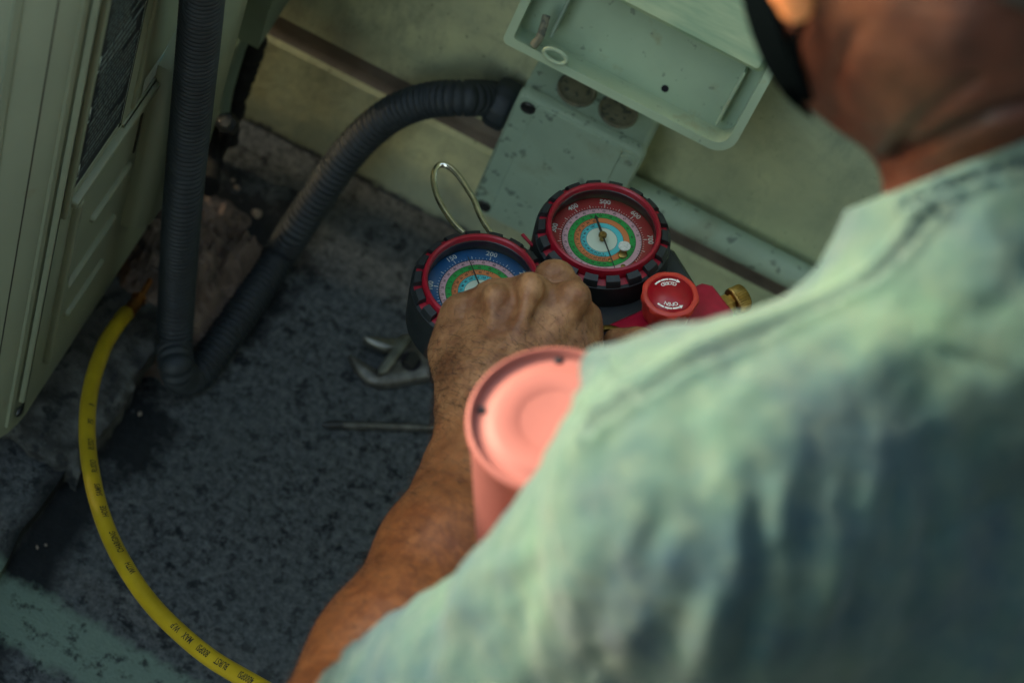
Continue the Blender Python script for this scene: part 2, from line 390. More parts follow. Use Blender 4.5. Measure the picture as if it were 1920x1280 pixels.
cb_ = thing('sun_blocker', 'low grey box left of the plinth, unseen, added to keep the sun off the arm', 'light blocker', loc=(-.75, .3, 0))  # unseen box, added to block the sun from the forearm
mb = MB(); mb.box((-.9, .12, .0), (-.54, .73, .77), bev=.01); obj('blocker_body', mb, 'dull_render', cb_)
mb = MB(); mb.box((-.91, .11, .7705), (-.53, .735, .785), bev=.004); obj('blocker_top', mb, 'dull_render', cb_)
mb = MB(); mb.box((-.25, -1.199, 1.98), (1.349, .42, 2.1)); bw = obj('shade_slab', mb, 'dull_render', smooth=False)  # unseen slab, added to cut sky light from above and behind
tag(bw, 'flat slab overhead, unseen, added to darken the shirt back and neck', kind='structure')

def rough_box(lo, hi, res, amp, seed=0, sc=40):
    """a slab with broken, uneven edges"""
    lo = np.array(lo, float); hi = np.array(hi, float); bm = bmesh.new(); mb = MB()
    nx, ny = [max(2, int((hi[i]-lo[i])/res)) for i in (0, 1)]
    xs = np.linspace(lo[0], hi[0], nx+1); ys = np.linspace(lo[1], hi[1], ny+1)
    top = np.array([(x, y, hi[2]) for y in ys for x in xs]); idx = lambda i, j: j*(nx+1)+i
    nn = fbm(top*sc+seed, 4)
    ex = np.minimum.reduce([top[:, 0]-lo[0], hi[0]-top[:, 0], top[:, 1]-lo[1], hi[1]-top[:, 1]])
    t2 = top.copy(); t2[:, 2] += nn*amp*.7 - np.clip(1-ex/.008, 0, 1)*.004
    edge = ex < 1e-6
    w = fbm(top*sc*.6+seed+9, 3)*amp*3
    cx = (lo+hi)/2; dirs = np.sign(top-cx); near = np.clip(1-ex/.03, 0, 1)
    onx = (np.minimum(top[:, 0]-lo[0], hi[0]-top[:, 0]) <= np.minimum(top[:, 1]-lo[1], hi[1]-top[:, 1]))
    t2[:, 0] += np.where(onx, dirs[:, 0]*w*near, 0); t2[:, 1] += np.where(~onx, dirs[:, 1]*w*near, 0)
    vs = list(t2); fs = [(idx(i, j), idx(i+1, j), idx(i+1, j+1), idx(i, j+1)) for j in range(ny) for i in range(nx)]
    ring = [idx(i, 0) for i in range(nx)]+[idx(nx, j) for j in range(ny)]+[idx(i, ny) for i in range(nx, 0, -1)]+[idx(0, j) for j in range(ny, 0, -1)]
    o = len(vs); m_ = len(ring)
    for r in ring: q = t2[r].copy(); q[2] = lo[2]; vs.append(q)
    fs += [(ring[(i+1) % m_], ring[i], o+i, o+(i+1) % m_) for i in range(m_)]
    mb.add(vs, fs); return mb

pl = obj('plinth', rough_box((-1.25, .30, -.004), (-.248, .815, .020), .008, .0025, 3), 'bitumen', angle=60)
tag(pl, 'low tar covered plinth running under the outdoor unit', kind='structure')
sc_ = obj('concrete_slab', rough_box((-1.20, .800, -.004), (-.236, .960, .034), .0028, .0036, 11, 110), 'concrete', angle=60)
tag(sc_, 'crumbling grey concrete slab under the corner of the white outdoor unit', 'slab')

# mortar lump behind the grey conduit
mb = MB(); nx = 120; ny = 140; xs = np.linspace(-.325, -.195, nx); ys = np.linspace(.90, 1.09, ny)
top = np.array([(x, y, 0) for y in ys for x in xs]); 
cxm = -.268+.15*(top[:, 1]-.95)
r = np.sqrt(((top[:, 0]-cxm)/.055)**2+((top[:, 1]-.985)/.095)**2)+fbm(top*28, 4)*.55
h = .065*np.clip(1.15-r, 0, 1)**.7 + (fbm(top*60, 4)*.030+np.abs(fbm(top*140, 3))*.020)*np.clip(1.2-r, 0, 1); h *= np.clip(np.minimum.reduce([top[:, 0]-xs[0], xs[-1]-top[:, 0], top[:, 1]-ys[0], ys[-1]-top[:, 1]])/.012, 0, 1)*(.45+.55*np.clip((top[:, 1]-.93)/.05, 0, 1)); top[:, 2] = h-.0035
mb.add(list(top), [(j*nx+i, j*nx+i+1, (j+1)*nx+i+1, (j+1)*nx+i) for j in range(ny-1) for i in range(nx-1)])
mo = obj('mortar_lump', mb, 'mortar', angle=80, fixn=False); tag(mo, 'crumbly brown lump of mortar between the outdoor unit and the grey conduit', 'mortar')

# ------------------------------------------------------------------ outdoor unit
ac = thing('outdoor_unit', 'cream air conditioner outdoor unit with a black rating label on its ribbed side', 'outdoor unit', loc=(-.6, .9, .036))
XF = -.285
pr = [(-1.10, .745), (-.345, .745)] + [(-.345+.06*math.sin(a), .805-.06*math.cos(a)) for a in np.linspace(.1, math.pi/2, 10)] + [(XF, 1.055), (-1.10, 1.055)]
mb = MB(); mb.prism(pr, .062, .74, bev=.004); obj('casing', mb, 'ac_paint', ac, angle=50)
mb = MB(); mb.prism([(x*1.0+(-.006 if x > -1 else 0), y+(.006 if y < 1 else -.006)) for x, y in pr], .050, .0621); obj('base_pan', mb, 'ac_seam', ac)
for fx in (-.36, -.95):
    for fy in (.80, 1.0):
        mb = MB(); mb.box((fx-.02, fy-.03, .034), (fx+.02, fy+.03, .052), bev=.003); obj('foot', mb, 'rubber', ac)
def side(y0, y1, z0, z1, t, name='rib', mat='ac_paint', bev=.0015, x=XF):
    mb = MB(); T = np.array([[0, 0, 1, x-.0005], [1, 0, 0, 0], [0, 1, 0, 0], [0, 0, 0, 1.]])
    r_ = min(y1-y0, z1-z0)*.48 if name == 'rib' else .002
    cs = [(y1-r_, z1-r_, 0), (y0+r_, z1-r_, 90), (y0+r_, z0+r_, 180), (y1-r_, z0+r_, 270)]
    poly = [(cy+r_*math.cos(math.radians(a+b)), cz+r_*math.sin(math.radians(a+b))) for cy, cz, a in cs for b in (0, 22.5, 45, 67.5, 90)]
    mb.prism(poly, 0, t+.0005, T, bev=min(bev, r_*.6)); return obj(name, mb, mat, ac, angle=45)
side(.856, .912, .2465, .2525, .0035); side(.833, .903, .1935, .1995, .0035); side(.845, .90, .140, .1455, .003)
side(.8195, .8275, .112, .318, .005); side(.7885, .7915, .105, .715, .003)
side(.812, .975, .3215, .3285, .005, 'ledge'); side(.799, .8055, .325, .725, .004, 'ledge')
side(.880, .972, .3285, .3315, .002, 'ledge'); side(.8905, .897, .335, .725, .002, 'ledge')
side(.7965, .7980, .075, .725, .0006, 'seam', 'ac_seam', .0002); side(.8750, .8762, .335, .725, .0006, 'seam', 'ac_seam', .0002)
# rounded front corner: raised strip and seams that follow the bend
for a0, t_, nm, mt in ((.55, .0022, 'ledge', 'ac_paint'), (.92, .0006, 'seam', 'ac_seam'), (1.22, .002, 'ledge', 'ac_paint')):
    mb = MB(); w_ = .05 if nm == 'ledge' else .012
    q = [(-.345+(.0595+k)*math.sin(a), .805-(.0595+k)*math.cos(a)) for a, k in ((a0-w_, 0), (a0-w_*.6, t_), (a0+w_*.6, t_), (a0+w_, 0))]
    mb.prism(q, .075, .73); obj(nm, mb, mt, ac)
# service valve cover
mb = MB(); T = np.array([[0, 0, 1, XF-.001], [1, 0, 0, 0], [0, 1, 0, 0], [0, 0, 0, 1.]])
mb.prism([(.925, .155), (1.04, .135), (1.04, .36), (1.0, .385), (.925, .345)], 0, .020, T, bev=.010)
vc = obj('valve_cover', mb, 'ac_paint', ac, angle=60)
side(.915, .9185, .255, .30, .0008, 'slot', 'ac_seam', .0002)
for y, z in ((.79, .09), (1.03, .10), (.985, .115)):
    mb = MB(); mb.lathe([(.0042, 0), (.0042, .0012), (.003, .0022)], 16, frame((0, 1, 0), (0, 0, 1), (1, 0, 0), (XF, y, z))); obj('screw', mb, 'dark_steel', ac)
# rating label
lb = side(.8085, .8735, .342, .715, .0006, 'rating_label', 'label_black', .0001)
mb = MB()
def lq(y0, y1, z0, z1, x=XF+.0011): mb.add([(x, y0, z0), (x, y1, z0), (x, y1, z1), (x, y0, z1)], [(0, 1, 2, 3)])
lq(.8085, .8091, .342, .80); lq(.8729, .8735, .342, .80); lq(.8091, .8729, .342, .3426)
mb.cur = 1; z = .356; rs = random.Random(4)
while z < .70:
    big_ = rs.random() < .16; y = .8165 if rs.random() < .6 else .8205; hh =   .0040 if big_ else .0023
    end = rs.choice([.846, .862, .869, .870, .866])
    while y < end:
        w_ = rs.uniform(.0016, .0062) if not big_ else rs.uniform(.004, .01)
        lq(y, min(y+w_, .8705), z, z+hh); y += w_+rs.uniform(.0007, .0016)
    z += hh+.0034
mb.cur = 0
for z in (.352, .412, .462, .536, .60, .66): 
    lq(.8098, .8148, z, z+.016)
pr_ = obj('print', mb, ['label_white', 'label_grey'], lb, smooth=False, fixn=False)
for z in (.352, .412, .462, .536):
    mb = MB(); x = XF+.0014; mb.add([(x, .8108, z+.003), (x, .8140, z+.003), (x, .8124, z+.013)], [(0, 1, 2)]); obj('icon', mb, 'black_print', lb, smooth=False, fixn=False)
mb = MB(); x = XF+.0006; mb.add([(x, .905, .3335), (x, .945, .3335), (x, .945, .352), (x, .905, .352)], [(0, 1, 2, 3)])
st = obj('sticker', mb, 'label_white', ac, smooth=False, fixn=False)
mb = MB(); mb.lathe([(.006, 0), (.006, .0003)], 20, frame((0, 1, 0), (0, 0, 1), (1, 0, 0), (XF+.0007, .932, .343))); obj('logo', mb, 'label_blue', st, smooth=False)

# ------------------------------------------------------------------ duct, insulated pipes and valve behind the unit
a = PY(428, 55, 1.115); b = PY(496, 62, 1.115)
du = thing('pipe_duct', 'pale grey metal duct running up the wall over the insulated pipes', 'duct', loc=(a[0], 1.13, a[2]))
x0, x1, z0 = a[0], b[0], (a[2]+b[2])/2-.004
mb = MB(); y0 = 1.108
for lo, hi in (((x0, y0, z0), (x0+.0015, YW-.001, 1.2)), ((x1-.0015, y0, z0), (x1, YW-.001, 1.2)), ((x0+.0015, y0, z0), (x1-.0015, y0+.0015, 1.2))): mb.box(lo, hi)
obj('channel', mb, 'pale_metal', du, angle=30)
mb = MB(); mb.box((x0-.0012, y0-.0012, z0+.05), (x1+.0012, y0, z0+.075)); obj('band', mb, 'pale_metal', du)
def pipe(pts, rad, name, mat, label, cat, n=60, seg=18, rough=0):
    p, L = smoothpath(pts, n); rr = np.full(n, rad) if np.isscalar(rad) else np.interp(np.linspace(0, 1, n), np.linspace(0, 1, len(rad)), rad)
    if rough: rr = rr*(1+rough*np.array([fbm(q[None]*120, 2)[0] for q in p]))
    mb = MB(); mb.tube(p, rr, seg); o = obj(name, mb, mat, angle=60); tag(o, label, cat); return o
pipe([PY(462, -120, 1.135), PY(462, 40, 1.135), PY(446, 90, 1.128), PY(424, 165, 1.12), PY(414, 225, 1.115)], .0062, 'copper_pipe', 'pale_metal', 'thin pale pipe coming out of the grey metal duct', 'pipe')
pipe([PY(484, 20, 1.145), PY(478, 75, 1.142), PY(462, 130, 1.139), PY(440, 190, 1.137), PY(425, 262, 1.13)], .0088, 'foam_sleeve', 'foam', 'split black foam pipe sleeve hanging below the grey metal duct', 'pipe insulation', rough=.5)
pipe([PY(440, 40, 1.14), PY(424, 110, 1.135), PY(404, 190, 1.125), PY(398, 300, 1.11), PZ(392, 350, .03)], .0085, 'drain_hose', 'foam', 'black tube dropping behind the grey conduit to the wet corner', 'tube', rough=.25)
va = thing('service_valve', 'dark hexagonal service valve on the pipe beside the ragged tar edge', 'valve', loc=PY(425, 232, 1.11))
ctr = PY(425, 232, 1.11); M_ = frame(RT, UP, -FW, ctr)
mb = MB(); mb.lathe([(.0092, -.012), (.0092, .004), (.008, .0055)], 6, M_); obj('hex_nut', mb, 'dark_steel', va, angle=20)
mb = MB(); mb.lathe([(.0045, .005), (.0045, .010), (.0035, .011)], 20, M_); obj('stem_cap', mb, 'steel_worn', va)
mb = MB(); mb.tube([PY(425, 232, 1.115), PY(420, 262, 1.118), PY(405, 300, 1.12)], .005, 12); obj('pipe_end', mb, 'dark_steel', va)

# ------------------------------------------------------------------ pebbles and debris in the wet corner
rs = random.Random(12)
def pebble(c, r, mat, seed, label, grp='small stones in the wet corner'):
    bm = bmesh.new(); bmesh.ops.create_icosphere(bm, subdivisions=2, radius=1)
    R_ = np.random.RandomState(seed); sc = (r*R_.uniform(.8, 1.4), r*R_.uniform(.7, 1.1), r*R_.uniform(.5, .8)); mb = MB()
    v = np.array([q.co[:] for q in bm.verts]); v = v*(1+.55*fbm(v*1.3+seed*3.1, 2))[:, None]*sc
    a = R_.rand()*6; v = v @ np.array([[math.cos(a), math.sin(a), 0], [-math.sin(a), math.cos(a), 0], [0, 0, 1]])
    mb.add(list(v+np.array(c)), [tuple(q.index for q in f.verts) for f in bm.faces]); bm.free()
    o = obj('pebble', mb, mat, angle=0 or 40); tag(o, label, 'stone', grp)
PEB = [(445, 352, 7, 0, 'pale round stone, largest at the top of the wet corner'), (483, 400, 10, 0, 'long pale stone beside the diagonal grey conduit'), (408, 390, 6, 0, 'small pale stone against the upright grey conduit'),
       (437, 338, 4, 0, 'tiny pale stone above the largest round stone'), (413, 412, 5, 0, 'pale chip just below the small stone by the upright conduit'), (452, 378, 4, 1, 'tiny dark stone in the middle of the wet corner'),
       (447, 452, 7, 1, 'dark stone in the shade left of the diagonal conduit'), (398, 372, 5, 1, 'dark chip touching the upright grey conduit'), (425, 500, 5, 1, 'dark stone lowest in the gap between the two conduit runs'),
       (250, 770, 5, 1, 'grey grit grain on the tar stain beside the yellow hose'), (262, 775, 5, 0, 'pale grit grain on the tar stain beside the yellow hose'), (238, 748, 9, 1, 'dull grey stone on the tar stain right of the yellow hose'),
       (190, 812, 11, 1, 'broad grey stone under the slab edge by the yellow hose'), (70, 1025, 3, 0, 'tiny pale grain on the painted shadow strip, upper one'), (86, 1021, 3, 0, 'tiny pale grain on the painted shadow strip, right of the other')]
for i, (u, v, r, k, lab) in enumerate(PEB):
    rr = r/4533*1.9; pebble(PZ(u, v, rr*.5+(.004 if v > 1000 else 0)), rr, ('pebble_pale', 'pebble_dark')[k], i+2, lab)

# ------------------------------------------------------------------ small junction box on the wall
YB = 1.130
bx0 = PY(925, 285, YB)[0]; bx1 = PY(1206, 300, YB)[0]; bz1 = PY(1100, 222, YB)[2]; bz0 = PY(950, 412, YB)[2]
jb = thing('junction_box', 'square grey green plastic junction box with two knockouts on top', 'junction box', loc=((bx0+bx1)/2, YW, bz0))
def rrect(x0, x1, z0, z1, r, n=5):
    return [(cx+r*math.cos(math.radians(a+90*t/n)), cz+r*math.sin(math.radians(a+90*t/n))) for cx, cz, a in ((x1-r, z1-r, 0), (x0+r, z1-r, 90), (x0+r, z0+r, 180), (x1-r, z0+r, 270)) for t in range(n+1)]
TB = lambda y: np.array([[1, 0, 0, 0], [0, 0, -1, y], [0, 1, 0, 0], [0, 0, 0, 1.]])
mb = MB(); mb.prism(rrect(bx0+.001, bx1-.001, bz0+.001, bz1-.001, .006), 0, YW-YB-.0006, TB(YW-.0005), bev=.001); obj('housing', mb, 'box_plastic', jb, angle=45)
mb = MB(); mb.prism(rrect(bx0, bx1, bz0, bz1, .007), 0, .0085, TB(YB+.002), bev=.0022); obj('cover', mb, 'box_plastic', jb, angle=45)
mb = MB(); mb.prism(rrect(bx0+.016, bx1-.016, bz0+.004, bz1-.0035, .004), 0, .0012, TB(YB-.0064), bev=.0006); obj('cover_panel', mb, 'box_plastic', jb, angle=45)
for sx_, sz_ in ((bx0+.0105, bz1-.0115), (bx1-.0105, bz1-.0115), (bx0+.0105, bz0+.0115), (bx1-.0105, bz0+.0115)):
    mb = MB(); M_ = np.array([[1, 0, 0, sx_], [0, 0, -1, YB-.0062], [0, 1, 0, sz_], [0, 0, 0, 1.]])
    mb.lathe([(.0058, -.001), (.0058, .0016), (.0050, .0022), (.0046, .0012), (.0020, .0010), (.0018, .0004)], 24, M_)
    s_ = obj('screw', mb, 'box_plastic' if sx_ > 0 and sz_ > .1 else 'dark_steel', jb)
for cx in (bx0+.036, bx0+.070):
    mb = MB(); mb.lathe([(.0150, -.001), (.0150, .0014), (.0140, .0022), (.0125, .0010), (.0085, .0012), (.0070, .0018), (.0, .0012)], 32, tl(cx, YB+.0195, bz1-.0005), cap1=False); obj('knockout', mb, 'knockout', jb)
# gland nut and grey corrugated conduit
ctr = PY(944, 196, 1.150); ctr[0] = bx0-.0075
gd = thing('cable_gland', 'black ribbed gland nut holding the conduit on the left of the junction box', 'cable gland', loc=ctr)
M_ = frame((0, 1, 0), (0, 0, 1), (1, 0, 0), ctr)
mb = MB(); mb.lathe([(.0150, -.012), (.0185, -.010), (.0198, -.006), (.0198, .003), (.0185, .0055), (.014, .007)], 48, M_, fn=lambda a, r, z: r*(1+.018*math.cos(a*12))); obj('gland_nut', mb, 'conduit', gd, angle=50)
mb = MB(); mb.lathe([(.0125, .006), (.0125, .0080)], 32, M_); obj('gland_thread', mb, 'rubber', gd)

DA = (PY(870, 185, 1.128)-CP) @ FW; DB = (PZ(520, 485, .020)-CP) @ FW
cp = [ctr+[.004, 0, 0], ctr+[-.010, 0, 0], *[P(u, v, DA+(DB-DA)*t) for u, v, t in ((870, 184, 0), (805, 188, .12), (745, 208, .26), (695, 244, .40), (648, 294, .54), (600, 362, .70), (555, 430, .86), (520, 485, 1.0))], PZ(440, 605, .016), PZ(400, 662, .015),
      PZ(370, 700, .014), PZ(346, 708, .018), P(331, 686, 1.80), PX(328, 630, -.226), PX(332, 540, -.236), PX(341, 400, -.245), PX(355, 250, -.254), PX(372, 80, -.258), PX(384, -60, -.260), PX(398, -220, -.260), PX(420, -420, -.262)]
pth, L = smoothpath(cp, 2200); s_ = np.linspace(0, L, 2200)
rr = .0114+.0026*np.abs(np.sin(s_*math.pi/.0052))**.6
mb = MB(); mb.tube(pth, rr, 22); cd = obj('corrugated_conduit', mb, 'conduit', angle=0)
tag(cd, 'dark grey corrugated conduit curving from the junction box down and up again', 'conduit')

# straight pipe along the wall to the right of the box
pz = PY(1350, 450, 1.152)[2]
wp = thing('wall_pipe', 'grey green pipe clipped low along the wall, right of the junction box', 'pipe', loc=(bx1, 1.152, pz))
mb = MB(); mb.tube([(bx1-.001, 1.1555, pz), (1.2, 1.1555, pz)], .0118, 28); obj('pipe', mb, 'box_plastic', wp)
for cx in (.30, .62):
    mb = MB(); mb.tube([(cx, 1.1555, pz), (cx+.012, 1.1555, pz)], .0135, 28); obj('clip', mb, 'box_plastic', wp)

# ------------------------------------------------------------------ open tray cover fixed to the wall above the box
yT = 1.098; A_ = PY(938, 84, yT); B_ = PY(1368, 292, yT); wT = B_[0]-A_[0]
al = math.radians(22); ey = np.array([0, math.sin(al), math.cos(al)]); ez = np.array([0, -math.cos(al), math.sin(al)])
TT = frame((1, 0, 0), ey, ez, np.array([A_[0], yT, (A_[2]+B_[2])/2])); lT = .13; dT = .0235; tw = .0035
tr_ = thing('open_enclosure', 'open grey green plastic enclosure tray fixed on the wall above the junction box', 'enclosure', M=TT)
def rr2(x0, x1, y0, y1, r, n=6):
    rl_ = r*.3 if r > .008 else r
    return [(cx+q_*math.cos(math.radians(a+90*t/n)), cz+q_*math.sin(math.radians(a+90*t/n))) for cx, cz, a, q_ in ((x1-r, y1-r, 0, r), (x0+rl_, y1-rl_, 90, rl_), (x0+rl_, y0+rl_, 180, rl_), (x1-r, y0+r, 270, r)) for t in range(n+1)]
def ringwall(outer, inner, z0, z1, zin0=None):
    mb = MB(); n = len(outer); vs = [(x, y, z0) for x, y in outer]+[(x, y, z1) for x, y in outer]+[(x, y, z1) for x, y in inner]+[(x, y, z0) for x, y in inner]
    fs = []
    for k in range(4):
        for i in range(n): j = (i+1) % n; fs.append((k*n+i, k*n+j, ((k+1) % 4)*n+j, ((k+1) % 4)*n+i))
    return mb.add(vs, fs)
obj('rim', ringwall(rr2(0, wT, 0, lT, .016), rr2(.0062, wT-.0062, .0062, lT-.006, .0105), -.0035, 0), 'tray_plastic', tr_, world=False)
obj('side_wall', ringwall(rr2(.0022, wT-.0022, .0022, lT-.002, .014), rr2(.0055, wT-.0055, .0055, lT-.0055, .011), -dT+.0001, -.0034), 'tray_plastic', tr_, world=False)
mb = MB(); mb.prism(rr2(.002, wT-.002, .002, lT-.002, .014), -dT-.003, -dT); obj('tray_floor', mb, 'tray_plastic', tr_, world=False)
mb = MB(); mb.prism(rr2(.042, wT-.007, .063, lT-.007, .006), -dT, -.0075, bev=.004); obj('raised_panel', mb, 'tray_panel', tr_, world=False)
mb = MB(); mb.prism(rr2(.028, .0305, .018, lT-.006, .001), -dT, -.004, bev=.0006); obj('partition', mb, 'pale_metal', tr_, world=False)
mb = MB(); mb.prism(rr2(wT-.0185, wT-.0165, .012, .058, .0008), -dT, -.012, bev=.0006); obj('partition', mb, 'tray_plastic', tr_, world=False)
for (u, v, r, l_) in ((1120, 146, .0032, 0), (1247, 166, .0026, 0), (1270, 221, .0022, .010)):
    q = CP; k = ray(u, v); o_ = TT[:3, 3]-ez*dT; h_ = CP+k*(((o_-CP) @ ez)/(k @ ez)); lx, ly = (h_-TT[:3, 3])[0], (h_-TT[:3, 3]) @ ey
    mb = MB(); mb.prism(rr2(lx-r-l_/2, lx+r+l_/2, ly-r, ly+r, r*.95), -dT+.0002, -dT+.0007); obj('slot' if l_ else 'hole', mb, 'hole_black', tr_, world=False)
mb = MB(); mb.tube(smoothpath([(.020, .030, -.008), (.0225, .016, -.003), (.021, .008, -.001)], 14)[0], .0030, 10); obj('latch', mb, 'knockout', tr_, world=False)
mb = MB(); a_ = np.linspace(0, 2*math.pi, 25); mb.tube([(.038+.0085*math.cos(t), .0095+.0045*math.sin(t), .0005) for t in a_], .0016, 8); obj('catch_ring', mb, 'tray_plastic', tr_, world=False)

# ------------------------------------------------------------------ tools on the floor
wr = thing('adjustable_wrench', 'worn steel adjustable wrench lying jaws open on the dark floor', 'wrench', loc=PZ(771, 676, 0))
def flo(pts, z): return [tuple(PZ(u, v, z)[:2]) for u, v in pts]
body = [(655, 664), (668, 690), (688, 712), (714, 722), (745, 720), (772, 714), (810, 708), (850, 712), (900, 722), (960, 738), (1010, 752), (1012, 728), (960, 712), (905, 696), (862, 682), (835, 668), (818, 652), (798, 638), (778, 632), (764, 636), (752, 650), (738, 672), (722, 690), (706, 692), (688, 684), (670, 672)]
mb = MB(); mb.prism(flo(body, .009), .002, .0105, bev=.002); obj('handle', mb, 'steel_worn', wr, angle=50)
mb = MB(); mb.prism(flo([(682, 632), (700, 629), (722, 634), (744, 634), (758, 626), (776, 628), (768, 642), (726, 700), (708, 704), (704, 694), (736, 654), (722, 656), (704, 648), (690, 640)], .013), .006, .0145, bev=.0016); obj('jaw', mb, 'steel', wr, angle=50)
c_ = PZ(771, 676, .012); e1 = PZ(782, 662, .012)-PZ(760, 690, .012); e1 /= np.linalg.norm(e1)
mb = MB(); hp = [(c_[0]+.0085*math.cos(t), c_[1]+.0085*math.sin(t)) for t in np.linspace(0, 2*math.pi, 20)[:-1]]; mb.prism(hp, .010, .0112); obj('worm_slot', mb, 'hole_black', wr)
mb = MB(); y_ = np.cross([0, 0, 1], e1); mb.lathe([(.003, -.0065), (.0045, -.006), (.0045, .006), (.003, .0065)], 24, frame(y_, np.cross(e1, y_), e1, c_+[0, 0, .0002]), fn=lambda a, r, z: r*(1+.07*math.cos(12*a))); obj('worm_screw', mb, 'dark_steel', wr)
sd = thing('screwdriver', 'thin steel screwdriver shaft lying on the dark floor below the wrench', 'screwdriver', loc=PZ(800, 803, 0))
p0 = PZ(612, 796, .0045); p1 = PZ(1010, 808, .0075)
mb = MB(); t_ = np.linspace(0, 1, 16); pp = [p0+(p1-p0)*t for t in t_]; rad = np.where(t_ < .10, .0016+.010*t_, .0030); mb.tube(pp, rad, 16); obj('shaft', mb, 'steel_worn', sd)
mb = MB(); d_ = (p1-p0)/np.linalg.norm(p1-p0); mb.tube([p0-d_*.003, p0+d_*.004, p0+d_*.012], [.0012, .0033, .0033], 12); obj('tip', mb, 'dark_steel', sd)
mb = MB(); mb.tube([p1, p1+d_*.006, p1+d_*.02, p1+d_*.085, p1+d_*.1], [.005, .009, .0105, .0095, .005], 18); obj('handle', mb, 'red_plastic', sd)

# ================================================================== GAUGE SET
CR = P(1128.4, 449.7, 1.567); CB = P(900, 548, 1.533)
NZ = RT*.09+UP*.594-FW*.8; NZ /= np.linalg.norm(NZ)
GE = CR-CB; GL = np.linalg.norm(GE); GE /= GL; NZ -= GE*(NZ @ GE); NZ /= np.linalg.norm(NZ); GW = np.cross(NZ, GE)
GO = (CR+CB)/2; GM = frame(GE, GW, NZ, GO)
def gl_(u, v, h=0.):
    k = ray(u, v); q = CP+k*(((GO+NZ*h-CP) @ NZ)/(k @ NZ))-GO; return np.array([q @ GE, q @ GW, h])
gs = thing('gauge_manifold', 'black and red refrigerant gauge manifold gripped in the left hand, blue and red dials', 'gauge set', M=GM)
def G(name, mb, mat, parent=gs, **k): return obj(name, mb, mat, parent, world=False, **k)
def sub(o, parent): o.parent = parent; MW[o] = MW[parent]; return o
def pol(r, a, z=0): a = math.radians(a); return (r*math.sin(a), r*math.cos(a), z)
